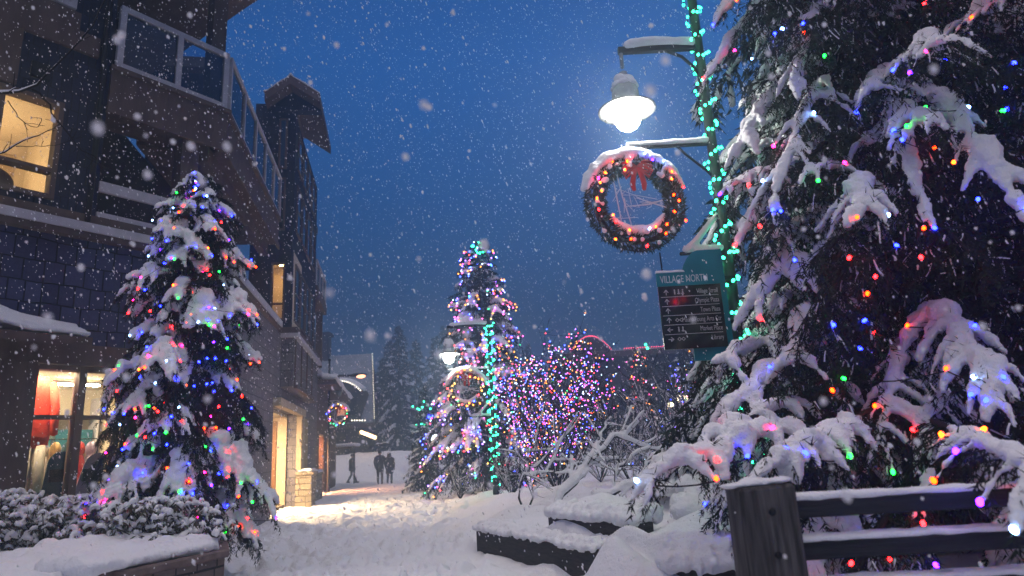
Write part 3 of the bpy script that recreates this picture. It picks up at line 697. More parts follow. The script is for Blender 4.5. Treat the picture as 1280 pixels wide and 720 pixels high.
def board(name, label, s, d, z0, z1, w, mat, lean=.08):
    p = FA.pt(s, d, z0); t = thing(name, label, 'snowboard', p)
    b = MB(); n = 24; an = np.linspace(0, 2 * np.pi, n, endpoint=False)
    hx = w / 2 * np.sign(np.cos(an)) * np.abs(np.cos(an)) ** .8; L = (z1 - z0) / 2 - w / 2
    hy = np.where(np.sin(an) > 0, L, -L) + w / 2 * np.sin(an); zc = (z0 + z1) / 2
    f = np.stack([s + hx + lean * (hy / L), np.full(n, d + .008), zc + hy], 1); bk = f.copy(); bk[:, 1] -= .016
    c = len(f)
    V = np.concatenate([f, bk, [[s, d + .008, zc]], [[s, d - .008, zc]]])
    tr_ = [(2 * c, i, (i + 1) % c) for i in range(c)] + [(2 * c + 1, c + (i + 1) % c, c + i) for i in range(c)]
    b.add(V, tris=tr_, quads=[(i, c + i, c + (i + 1) % c, (i + 1) % c) for i in range(c)])
    FA.build(b, 'deck', mat, t, False)
    for q in (.28, -.28):
        b = MB(); b.box((s - w * .32 + lean * q, d + .009, zc + q - .09), (s + w * .32 + lean * q, d + .05, zc + q + .09)); FA.build(b, 'binding', METAL, t)
board('snowboard', 'dark teal snowboard standing upright in the shop window', -2.17, -.3, .5, 1.75, .32, TEAL, .05)
board('snowboard', 'lavender snowboard leaning beside the window mullion', -1.72, -.4, .5, 1.72, .3, LAV, .12)
for q, (s0, nm) in enumerate([(-1.95, 'white display shelf with folded goods deep in the shop'), (-3.2, 'white display shelf with goods behind the shop pillar')]):
    t = thing('display_shelf', nm, 'shelf', FA.pt(s0, -3.6, .3))
    b = MB()
    for z in (.7, 1.3, 1.9, 2.5): b.box((s0, -3.95, z), (s0 + 1.5, -3.55, z + .04))
    b.box((s0 - .04, -3.95, .3), (s0, -3.55, 2.9)); b.box((s0 + 1.5, -3.95, .3), (s0 + 1.54, -3.55, 2.9)); FA.build(b, 'rack', WHITE, t)
    for z in (.74, 1.34, 1.94):
        for k in range(4):
            b = MB(); x = s0 + .1 + k * .36; b.box((x, -3.9, z), (x + .28, -3.6, z + rng.uniform(.12, .34)))
            FA.build(b, 'goods', [GOLD, PALE, RED, TEAL][rng.integers(4)], t)
t = thing('clothes_rail', 'chrome rail of winter jackets right of the window mullion', 'clothes rail', FA.pt(-1.6, -1.5, .3))
b = MB(); b.tube([(-2.0, -1.7, .3), (-2.0, -1.7, 2.0), (-1.1, -1.7, 2.0), (-1.1, -1.7, .3)], .02); FA.build(b, 'rail', METAL, t)
for k in range(5):
    b = MB(); x = -1.92 + k * .18; b.blobs([(x, -1.7, 1.82), (x, -1.7, 1.5), (x, -1.7, 1.25)], [(.06, .2, .14), (.075, .22, .3), (.08, .23, .25)], 2)
    FA.build(b, 'garment', [PALE, GOLD, TEAL, REDD, LAV][k], t, True)
# --- awning roof, left end
b = MB()
pz = [(-9, .0, 4.55), (-3.75, 0, 4.05), (-2.22, 0, 3.34)]
v = [(-9, .06, 4.75), (-2.2, .06, 3.42), (-2.2, 1.0, 3.26), (-9, 1.0, 3.55), (-9, .06, 4.6), (-2.2, .06, 3.30), (-2.2, 1.0, 3.14), (-9, 1.0, 3.42)]
v = [(-9, .145, 3.52), (-2.24, .145, 3.36), (-2.24, .75, 3.22), (-9, .75, 3.34), (-9, .145, 5.0), (-3.6, .145, 4.0), (-2.24, .145, 3.42), (-2.24, .75, 3.30), (-9, .75, 3.46)]
aw = MB(); aw.add([(-9, .145, 3.33), (-2.24, .145, 3.33), (-2.24, .8, 3.2), (-9, .8, 3.2), (-9, .145, 3.42), (-2.24, .145, 3.42), (-2.24, .8, 3.32), (-9, .8, 3.32)], quads=[(0, 3, 2, 1), (4, 5, 6, 7), (0, 1, 5, 4), (1, 2, 6, 5), (2, 3, 7, 6), (3, 0, 4, 7)])
awn = FA.build(aw, 'awning_roof', TRIM, SHOP)
b = MB()
u = np.linspace(0, 1, 14)
for k, (dd, zz, rr) in enumerate([(.75, 3.35, .05), (.6, 3.39, .07), (.45, 3.44, .08), (.3, 3.49, .08), (.2, 3.53, .07)]):
    s_ = -2.28 - u * 4.5; P = np.stack([s_, np.full(14, dd) + .02 * rng.normal(size=14), zz + (np.clip(-2.28 - s_, 0, 2.2) * .17) * (1 - (dd - .2) * .9) + .02 * rng.normal(size=14)], 1)
    b.tube(P, rr * (.75 + .4 * rng.random(14)), 8)
    if k == 3:
        P2 = P.copy(); P2[:, 2] -= .1; b.tube(P2, rr * 1.1, 8)
sn = FA.build(b, 'snow', SNOW, awn, True); snowed(sn, .035, 4)
# --- face A upper storeys
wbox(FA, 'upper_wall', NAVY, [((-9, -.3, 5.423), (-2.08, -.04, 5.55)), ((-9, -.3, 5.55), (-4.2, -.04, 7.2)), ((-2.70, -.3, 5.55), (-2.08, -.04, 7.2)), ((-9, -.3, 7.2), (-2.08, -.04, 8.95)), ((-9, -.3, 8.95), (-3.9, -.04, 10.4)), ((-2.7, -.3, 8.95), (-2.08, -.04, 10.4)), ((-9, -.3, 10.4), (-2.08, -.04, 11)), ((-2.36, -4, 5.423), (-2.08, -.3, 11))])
wbox(FA, 'belt', TRIM, [((-9, -.04, 8.22), (-2.3, .03, 8.58)), ((-3.72, -.04, 7.25), (-3.36, .026, 11)), ((-3.9, -.04, 8.583), (-2.62, .028, 8.9))])
fr = wbox(FA, 'window', TRIM, frame_boxes(-4.2, -2.70, 5.55, 7.2, .07, -.2, .03, (-3.5,), (6.02,)))
g = MB(); g.box((-4.18, -.12, 5.57), (-2.72, -.112, 7.18)); FA.build(g, 'pane', GLASS, fr)
fr = wbox(FA, 'window', WHITE, frame_boxes(-3.9, -2.7, 8.95, 10.4, .09, -.2, .03) + [((-3.81, -.13, z), (-2.79, -.10, z + .03)) for z in np.arange(9.05, 10.3, .06)])
g = MB(); g.box((-3.88, -.18, 8.97), (-2.72, -.172, 10.38)); FA.build(g, 'pane', DARKGLASS, fr)
wbox(FA, 'room_interior', WARMWALL, [((-5.2, -2.9, 5.5), (-2.36, -2.8, 7.6)), ((-5.3, -2.9, 5.5), (-5.2, -.3, 7.6)), ((-5.2, -2.9, 7.5), (-2.36, -.3, 7.6)), ((-5.2, -2.9, 5.43), (-2.36, -.3, 5.5)), ((-2.385, -2.8, 5.5), (-2.362, -.3, 7.5))])
b = MB(); b.box((-2.98, -2.8, 5.5), (-2.6, -2.74, 7.25)); FA.build(b, 'inner_door', plain('tan_door', (.36, .27, .17)), SHOP)
t = thing('table_lamp', 'glowing table lamp inside the lit upstairs window', 'lamp', FA.pt(-3.72, -1.7, 5.5))
b = MB(); b.lathe([(.14, 0), (.14, .02), (.02, .04), (.02, .9), (.0, .92)], 12, (-3.72, -1.7, 5.5)); FA.build(b, 'stand', METAL, t, True)
b = MB(); b.lathe([(.22, .8), (.14, 1.15), (.139, 1.15), (.219, .8)], 20, (-3.72, -1.7, 5.5)); FA.build(b, 'lamp_shade', emit_mat('glowing_shade', (1, .72, .4), 45), t, True)
t = thing('armchair', 'dark armchair back just inside the lit upstairs window', 'chair', FA.pt(-3.35, -.75, 5.5))
b = MB(); b.blobs([(-3.4, -.7, 5.62), (-3.4, -.62, 5.86)], [(.38, .3, .14), (.34, .12, .26)], 2); FA.build(b, 'upholstery', plain('brown_upholstery', (.12, .07, .04), .8), t, True)
b = MB(); [b.tube([(-3.4 + x, -.7 + y, 5.5), (-3.4 + x, -.7 + y, 5.56)], .03) for x in (-.25, .25) for y in (-.2, .2)]; FA.build(b, 'legs', METAL, t)
b = MB(); b.tube([(-2.22, .06, 5.3), (-2.22, .06, 8.1), (-2.22, .02, 8.3), (-2.22, .02, 10.9)], .045, 8); b.tube([(-.2, .1, 0.2), (-.2, .1, 4.9)], .04, 8); FA.build(b, 'downpipe', METAL, SHOP, True)
wbox(FA, 'vent', METAL, [((-3.2, -.04, 7.5), (-2.95, .03, 7.75))])
# --- corner balconies
wbox(FA, 'balcony_slab', TRIM, [((-2.08, -.9, 7.42), (.02, .02, 8.10))]); wbox(FA, 'slab_edge', TRIM, [((-2.1, -.05, 8.103), (.06, .08, 8.18)), ((-2.1, -.02, 7.3), (.05, .05, 7.417))])
def rail(F, parent, s0, s1, z0, z1, posts, d=0.0, w=.1, name='balcony_rail'):
    bx = [((s0, d - .05, z1 - w), (s1, d + .05, z1)), ((s0, d - .04, z0), (s1, d + .04, z0 + w))]
    for p in posts: bx.append(((p - w / 2, d - .045, z0 + w), (p + w / 2, d + .045, z1 - w)))
    r = wbox(F, name, WHITE, bx, parent)
    g = MB()
    for a, c_ in zip(posts[:-1], posts[1:]): g.box((a + w / 2, d - .006, z0 + w), (c_ - w / 2, d + .006, z1 - w))
    F.build(g, 'glass', RAILGLASS, r)
    return r
rail(FA, SHOP, -2.03, -.02, 8.185, 9.4, (-1.98, -.98, -.07))
rail(FB, SHOP, .06, 6.1, 8.185, 9.4, (.11, 1.35, 2.6, 3.8, 5.0, 6.05), .0, .07)
wbox(FB, 'balcony_slab', TRIM, [((.05, -1.6, 7.42), (6.2, -.02, 8.10))]); wbox(FB, 'slab_edge', TRIM, [((.03, -.05, 8.103), (6.22, .06, 8.182)), ((.03, -.02, 7.28), (6.22, .03, 7.417)), ((.03, -.5, 7.1), (6.22, -.3, 7.417))])
wbox(FA, 'column', TRIM, [((-.72, -.5, 5.45), (-.4, -.18, 7.417)), ((-.32, -.36, 8.185), (-.04, -.1, 11.0))])
wbox(FA, 'balcony_rail', WHITE, [((-2.08, -.06, 5.88), (-.9, .0, 6.06)), ((-2.08, -.05, 5.424), (-.0, .01, 5.52)), ((-1.02, -.05, 5.52), (-.93, .0, 5.88))])
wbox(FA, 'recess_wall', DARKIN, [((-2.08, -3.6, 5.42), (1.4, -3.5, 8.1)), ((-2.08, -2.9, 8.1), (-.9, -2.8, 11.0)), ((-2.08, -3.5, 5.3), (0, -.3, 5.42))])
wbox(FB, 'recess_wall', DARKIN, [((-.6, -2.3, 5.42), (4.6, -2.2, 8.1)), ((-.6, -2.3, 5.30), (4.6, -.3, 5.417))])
# roof over the corner
def slab(name, mat, poly, z0, z1, parent=SHOP):
    b = MB(); n = len(poly); v = [(x, y, z0) for x, y in poly] + [(x, y, z1) for x, y in poly]
    c0 = (sum(p[0] for p in poly) / n, sum(p[1] for p in poly) / n)
    v += [(c0[0], c0[1], z0), (c0[0], c0[1], z1)]
    b.add(v, tris=[(2 * n, (i + 1) % n, i) for i in range(n)] + [(2 * n + 1, n + i, n + (i + 1) % n) for i in range(n)], quads=[(i, (i + 1) % n, n + (i + 1) % n, n + i) for i in range(n)])
    return b.build(name, mat, parent)
def pA(s, d): p = FA.pt(s, d, 0); return (p.x, p.y)
def pB(s, d): p = FB.pt(s, d, 0); return (p.x, p.y)
slab('roof', TRIM, [pA(-9, 1.4), pA(.66, 1.4), pA(.52, -.3), pA(.3, -5), pA(-9, -5)], 11.003, 11.3)
# --- face B
wbox(FB, 'wall', SHINGLE2, [((0, -.3, 0), (6.2, 0, 5.0)), ((6.2, -.3, 2.95), (10.6, 0, 5.0)), ((10.6, -.3, 0), (16.4, 0, 5.0))])
wbox(FB, 'cornice', TRIM, [((.065, -.3, 5.003), (6.4, .10, 5.2)), ((14.2, -.3, 5.003), (16.4, .10, 5.2))])
wbox(FB, 'ledge', WHITE, [((.0, .104, 5.08), (6.4, .14, 5.235)), ((13.6, .104, 4.9), (16.4, .16, 5.1))])
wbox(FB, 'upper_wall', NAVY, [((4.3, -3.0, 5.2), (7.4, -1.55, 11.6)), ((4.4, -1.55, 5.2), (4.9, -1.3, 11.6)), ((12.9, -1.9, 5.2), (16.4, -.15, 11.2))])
wbox(FB, 'eave', TRIM, [((4.0, -3.3, 11.603), (7.4, -1.0, 11.9)), ((12.9, -2.2, 11.203), (16.4, -.1, 11.5))])
# bay with the gable
P1 = np.array([-7.7, 18.5]); P2 = np.array([-6.5, 18.72]); P3 = np.array([-7.55, 24.4])
def bay(z0, z1, o=0.0):
    e1 = nrm(P2 - P1); n1 = np.array([e1[1], -e1[0]]); e2 = nrm(P3 - P2); n2 = np.array([e2[1], -e2[0]])
    q1 = P1 + n1 * o; q2 = P2 + n1 * o + n2 * o; q3 = P3 + n2 * o + e2 * o
    return [tuple(q1), tuple(q2), tuple(q3), (q3[0] - 2.5, q3[1] - .4), (q1[0] - .5, q1[1] + 1)]
FB1 = Frame(P1, nrm(P2 - P1), np.array([nrm(P2 - P1)[1], -nrm(P2 - P1)[0]])); LB1 = np.linalg.norm(P2 - P1)
FB2 = Frame(P2, nrm(P3 - P2), np.array([nrm(P3 - P2)[1], -nrm(P3 - P2)[0]])); LB2 = np.linalg.norm(P3 - P2)
e_ = .0
def onF(F, px, d=0.0):
    """(s, z) where the line of sight through a pixel meets a façade"""
    Mi = F.M.inverted(); o = Mi @ CP; r = Mi.to_3x3() @ ray(*px); t = (d - o.y) / r.y; q = o + r * t
    return q.x, q.z
sl, zl = onF(FB1, (337, 392)); sr, zh = onF(FB1, (357, 325))
w0, w1 = max(.15, sl), min(LB1 - .12, sr); zl, zh = 5.45, 7.2
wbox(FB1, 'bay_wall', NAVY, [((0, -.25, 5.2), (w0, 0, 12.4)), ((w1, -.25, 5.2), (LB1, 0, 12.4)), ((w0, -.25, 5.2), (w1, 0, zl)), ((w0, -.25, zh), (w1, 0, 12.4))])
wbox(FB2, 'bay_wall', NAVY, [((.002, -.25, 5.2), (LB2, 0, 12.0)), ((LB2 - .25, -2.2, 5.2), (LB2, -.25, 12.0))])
fr = wbox(FB1, 'window', TRIM, frame_boxes(w0, w1, zl, zh, .045, -.15, .03, (), (5.95,)))
g = MB(); g.box((w0 + .02, -.09, zl + .02), (w1 - .02, -.082, zh - .02)); FB1.build(g, 'pane', GLASS, fr)
wbox(FB1, 'bay_interior', WARMWALL, [((w0 - .25, -1.9, 5.2), (w1 + .1, -1.8, 7.6)), ((w0 - .35, -1.9, 5.2), (w0 - .25, -.25, 7.6)), ((w1 + .1, -1.9, 5.2), (w1 + .2, -.25, 7.6)), ((w0 - .25, -1.8, 7.5), (w1 + .1, -.25, 7.6)), ((w0 - .25, -1.8, 5.1), (w1 + .1, -.25, 5.2))])
ceil_lamp(FB1, (w0 + w1) / 2, -1.0, 7.45, .35, 'warm lamp on the ceiling behind the lit bay window', emit_mat('amber_lamp', (1, .58, .24), 70), .3)
b = MB(); b.box((w1 - .10, -.4, 5.25), (w1 - .05, -.3, 7.4)); FB1.build(b, 'curtain', plain('amber_curtain', (.6, .32, .1), .9), SHOP)
for (z0, z1) in ((8.2, 9.9), (10.2, 11.9)):
    fr = wbox(FB1, 'window', TRIM, frame_boxes(w0 + .1, w1 - .05, z0, z1, .06, .002, .05)); g = MB(); g.box((w0 + .15, .004, z0 + .05), (w1 - .1, .02, z1 - .05)); FB1.build(g, 'pane', DARKGLASS, fr)
for s in (.5, 1.7, 2.9, 4.1):
    for z0, z1 in ((5.5, 7.3), (8.3, 9.9), (10.4, 11.7)):
        fr = wbox(FB2, 'window', TRIM, frame_boxes(s, s + .95, z0, z1, .06, .002, .05, (), ((z0 + z1) / 2,))); g = MB(); g.box((s + .05, .004, z0 + .05), (s + .9, .02, z1 - .05)); FB2.build(g, 'pane', DARKGLASS, fr)
for nm, z0, z1, o in (('bay_cornice', 5.02, 5.197, .22), ('bay_base', 3.5, 4.9, .12)):
    slab(nm, TRIM if nm == 'bay_cornice' else SHINGLE2, bay(0, 0, o), z0, z1)
slab('bay_ledge', WHITE, bay(0, 0, .26), 4.903, 5.017)
wbox(FB2, 'bay_panel', TRIM, [((s, .122, 3.55), (s + .07, .16, 4.89)) for s in (.1, 1.4, 2.7, 4.0)] + [((.1, .122, 3.46), (4.1, .22, 3.56))])
# gable roof over the bay
ga, gl, gr = atY(363, 94, 18.0), atY(331, 115, 18.0), atY(400, 117, 18.0)
GL = (gnd(411, 184, gr.z).y - 18.0) / dB[1]
print('GL', GL, gr)
v = []
for q, dz in ((gl, 0), (ga, 0), (gr, 0)):
    for k in (0.0, GL):
        x, y = q.x + dB[0] * k, q.y + dB[1] * k
        v += [(x, y, q.z), (x, y, q.z - .28)]
# 0/1 gl front top/bottom, 2/3 gl back, 4..7 apex, 8..11 right
b = MB(); b.add(v, quads=[(0, 4, 6, 2), (4, 8, 10, 6), (1, 3, 7, 5), (5, 7, 11, 9), (0, 1, 5, 4), (4, 5, 9, 8), (2, 6, 7, 3), (6, 10, 11, 7), (0, 2, 3, 1), (8, 9, 11, 10)])
gro = b.build('gable_roof', TRIM, SHOP)
b = MB(); off = Vector((0, 0, .05))
for a_, c_ in ((gl, ga), (ga, gr)):
    for k in np.linspace(.1, GL - .1, 5):
        dv = Vector((dB[0] * k, dB[1] * k, 0)); b.tube([a_ + dv + off, (a_ + c_) / 2 + dv + off * 1.6, c_ + dv + off], [.06, .07, .06], 8, squash=.5)
    b.tube([a_ + off, a_ + off + Vector((dB[0] * GL, dB[1] * GL, 0))], [.06, .06])
sn = b.build('snow', SNOW, gro, True); snowed(sn, .045, 2)
b = MB(); x0 = ga; b.add([tuple(gl + Vector((dB[0] * .5, dB[1] * .5, -.3))), tuple(gr + Vector((dB[0] * .5, dB[1] * .5, -.3))), tuple(ga + Vector((dB[0] * .5, dB[1] * .5, -.29))),
    tuple(gl + Vector((dB[0] * .8, dB[1] * .8, -.3))), tuple(gr + Vector((dB[0] * .8, dB[1] * .8, -.3))), tuple(ga + Vector((dB[0] * .8, dB[1] * .8, -.29)))], tris=[(0, 1, 2), (3, 5, 4)], quads=[(0, 3, 4, 1), (1, 4, 5, 2), (2, 5, 3, 0)])
b.build('gable_wall', NAVY, SHOP)
# far balcony
wbox(FB, 'balcony_slab', TRIM, [((13.0, -1.4, 7.55), (16.5, .32, 8.0))])
rail(FB, SHOP, 13.0, 16.5, 8.005, 9.05, (13.05, 14.2, 15.3, 16.45), .25, .06)
wbox(FB, 'column', TRIM, [((15.9, -.05, 5.2), (16.15, .2, 7.547)), ((13.3, -.148, 5.3), (15.4, -.1, 7.3))])
# entrance
wbox(FB, 'entrance_recess', CREAM, [((6.2, -2.6, 0), (6.3, -.3, 2.9)), ((10.5, -2.6, 0), (10.6, -.3, 2.9)), ((6.3, -2.6, 2.85), (10.5, -.3, 2.94)), ((6.3, -2.7, 0), (10.5, -2.6, 2.85))])
wbox(FB, 'entrance_surround', CREAM, [((10.6, 0, 1.0), (11.25, .16, 2.9)), ((6.1, 0, 2.9), (11.35, .2, 3.12))] + [((10.68, .16, z), (11.17, .19, z + .34)) for z in np.arange(1.1, 2.8, .42)])
dr = wbox(FB, 'door', WOOD, [((7.2, -2.597, .02), (8.2, -2.53, 2.3)), ((8.25, -2.597, .02), (9.25, -2.53, 2.3)), ((7.1, -2.598, 2.3), (9.35, -2.52, 2.42))])
g = MB(); g.box((7.35, -2.529, 1.0), (8.05, -2.52, 2.15)); g.box((8.4, -2.529, 1.0), (9.1, -2.52, 2.15)); FB.build(g, 'glazing', DARKGLASS, dr)
b = MB(); b.tube([(8.15, -2.5, .95), (8.15, -2.46, 1.0), (8.15, -2.46, 1.3), (8.15, -2.5, 1.35)], .015); FB.build(b, 'handle', METAL, dr)
wbox(FB, 'side_door', WOOD, [((10.44, -1.9, .02), (10.498, -.6, 2.75))])
wbox(FB, 'step', STONE, [((6.3, -2.5, 0), (10.5, -.32, .12))])
for s0, s1, nm in ((10.6, 11.9, 0), (13.4, 15.6, 1)):
    pr = wbox(FB, 'stone_pier', STONE, [((s0, .002, -.1), (s1, .5 - .15 * nm, 1.0 - .1 * nm))])
    wbox(FB, 'coping', STONE, [((s0 - .05, .0025, 1.003 - .1 * nm), (s1 + .05, .56 - .15 * nm, 1.08 - .1 * nm))], SHOP)
    b = MB(); u = np.linspace(s0 + .02, s1 - .02, 7)
    for dd in (.12, .28, .42 - .15 * nm): b.tube([(x, dd, 1.12 - .1 * nm + rng.uniform(0, .03)) for x in u], .1 * rng.uniform(.8, 1.1, 7), 8, squash=.7)
    sn = FB.build(b, 'snow', SNOW, pr, True); snowed(sn, .03, 3)
wbox(FB, 'shutter', plain('ochre_board', (.3, .24, .13), .8), [((12.1, .002, 1.1), (13.1, .06, 2.9))])
ceil_lamp(FB, 8.2, -1.2, 2.81, .5, 'warm lamp in the ceiling of the shop entrance', emit_mat('entrance_lamp', (1, .68, .36), 1350), .5)
b = MB(); b.box((9.6, -2.2, .121), (10.3, -1.7, .6)); FB.build(b, 'bench_end', WOOD, SHOP)
# next building down the walk
NB = thing('corner_building', 'dark brown low building with a snowy eave beyond the shop', 'building', pB(17.2, 0) + (0,))
wbox(FB, 'wall', plain('brown_board', (.075, .045, .035), .8, .3, 5), [((17.0, -4, 0), (18.3, -.1, 5.4)), ((20.2, -4, 0), (27, -.1, 4.4)), ((18.3, -4, 2.6), (20.2, -.1, 4.6))], NB)
wbox(FB, 'doorway', CREAM, [((18.3, -1.6, 0), (20.2, -1.5, 2.6)), ((18.3, -1.5, 2.5), (20.2, -.12, 2.597))], NB)
rf = wbox(FB, 'roof', TRIM, [((16.9, -4, 4.6), (27.3, .7, 4.8))], NB)
b = MB()
for dd, zz in ((.62, 4.86), (.3, 4.95), (-.1, 5.1), (-.6, 5.3)): b.tube([(x, dd, zz + rng.uniform(0, .05)) for x in np.linspace(17, 27.2, 14)], .2 * rng.uniform(.8, 1.2, 14), 8, squash=.7)
sn = FB.build(b, 'snow', SNOW, rf, True); snowed(sn, .07, 3)
ceil_lamp(FB, 19.2, -.7, 2.45, .5, 'orange lamp in the doorway of the low brown building', emit_mat('orange_lamp', (1, .42, .18), 800), .4)
print('T building', round(time.time() - T0, 1))

# ------------------------------------------------------------------ street lamps, wreaths, direction sign
GREENLEAF = noise_mat('wreath_greenery', (0.012, 0.025, 0.012), (0.03, 0.05, 0.022), 9, 0.6, 0)
BOW = plain('red_ribbon', (.5, .02, .02), .5, .25, 9)
GLOBE = emit_mat('lamp_globe', (1.0, .95, .86), 150)
BRIM = plain('pale_lamp_brim', (.2, .215, .215), .5, .04)
def V3(*a): return Vector(a)
def street_lamp(label, x, y, zb, zr, dx, lit=True, globe=GLOBE, topz=None, det=1):
    t = thing('street_lamp', label, 'street lamp', (x, y, zb), 'lamp posts with wreaths')
    lx = x + dx; sg = 1 if dx > 0 else -1; top = topz or zr + 1.9
    b = MB(); zz = [zb - .3, zb + .05, zb + .06, zb + .5, zb + .52, top]
    b.tube([(x, y, z) for z in zz], [.11, .11, .085, .085, .06, .05], 14); b.blobs([(x, y, top + .03)], [.07], 2)
    b.build('post', METAL, t, True)
    za = zr + .70
    b = MB(); b.box((min(x, lx) - .03, y - .03, za), (max(x, lx) + .03, y + .03, za + .07))
    b.tube([(x, y, za - .4), (x + sg * .08, y, za - .22), (x + sg * .2, y, za - .08), (x + sg * .36, y, za)], .018, 8)
    b.build('arm', METAL, t)
    zl = zr - .45; zk = zr - 1.66
    b = MB(); b.tube([(x, y, zl), (x + dx * .5, y, zl), (x + dx * .92, y, zl - .0), (x + dx * 1.12, y, zl - .06)], [.022, .022, .018, .012], 8)
    b.tube([(x, y, zl - .42), (x + sg * .1, y, zl - .3), (x + sg * .3, y, zl - .1), (x + sg * .38, y, zl)], .014, 7); b.build('wreath_arm', METAL, t, True)
    b = MB(); b.tube([(x, y, zk), (x + dx * .55, y, zk)], .02, 8); b.tube([(x, y, zk + .45), (x + sg * .12, y, zk + .32), (x + sg * .3, y, zk + .1), (x + sg * .36, y, zk)], .014, 7); b.build('lower_bracket', METAL, t, True)
    b = MB(); b.tube([(lx, y, za + .03), (lx, y, zr + .52)], [.022, .022], 8); b.lathe([(.0, .44), (.045, .43), (.05, .36), (.075, .32), (.12, .27), (.145, .2), (.155, .05), (.14, .04), (.13, .17), (.0, .25)], 28, (lx, y, zr + .03)); b.build('lamp_hood', HOOD, t, True)
    b = MB(); b.lathe([(.17, .075), (.25, .035), (.315, .0), (.312, -.012), (.245, .02), (.16, .055)], 36, (lx, y, zr)); b.build('lamp_brim', BRIM, t, True)
    b = MB(); b.lathe([(.0, -.25), (.05, -.243), (.095, -.215), (.13, -.16), (.145, -.09), (.142, -.02), (.12, .03), (.08, .055), (.0, .06)], 24, (lx, y, zr + .012)); b.build('globe', globe if lit else BRIM, t, True)
    b = MB()
    u = np.linspace(0, 1, 12); P = np.stack([x + sg * .05 + (dx - sg * .1) * u, np.full(12, y), za + .10 + .03 * np.sin(u * 3)], 1); b.tube(P, .055 * (.7 + .5 * rng.random(12)), 8); b.tube(P - [0, 0, .03], .05, 8)
    P = np.stack([x + dx * 1.05 * u, np.full(12, y), zl + .045 + 0 * u], 1); b.tube(P, .05 * (.8 + .35 * rng.random(12)) * np.linspace(1, .45, 12), 8)
    P = np.stack([x + dx * .5 * u, np.full(12, y), zk + .04 + 0 * u], 1); b.tube(P, .05 * (.7 + .4 * rng.random(12)), 8)
    P = np.array([(x + sg * .03, y, zk + .42), (x + sg * .14, y, zk + .31), (x + sg * .3, y, zk + .13), (x + sg * .4, y, zk + .04)]); b.tube(P, [.03, .035, .04, .05], 8)
    b.blobs([(lx - .05, y - .02, zr + .38), (lx + .04, y, zr + .37), (lx + .08, y, zr + .32)], [(.07, .08, .05), (.08, .08, .06), (.06, .08, .06)], 1)
    for k in range(7): a = k * .9; b.blobs([(lx + .105 * math.cos(a), y + .105 * math.sin(a), zr + .29)], [(.06, .06, .04)], 1)
    sn = b.build('snow', SNOW, t, True); snowed(sn, .016 if det else .03, 3)
    return t
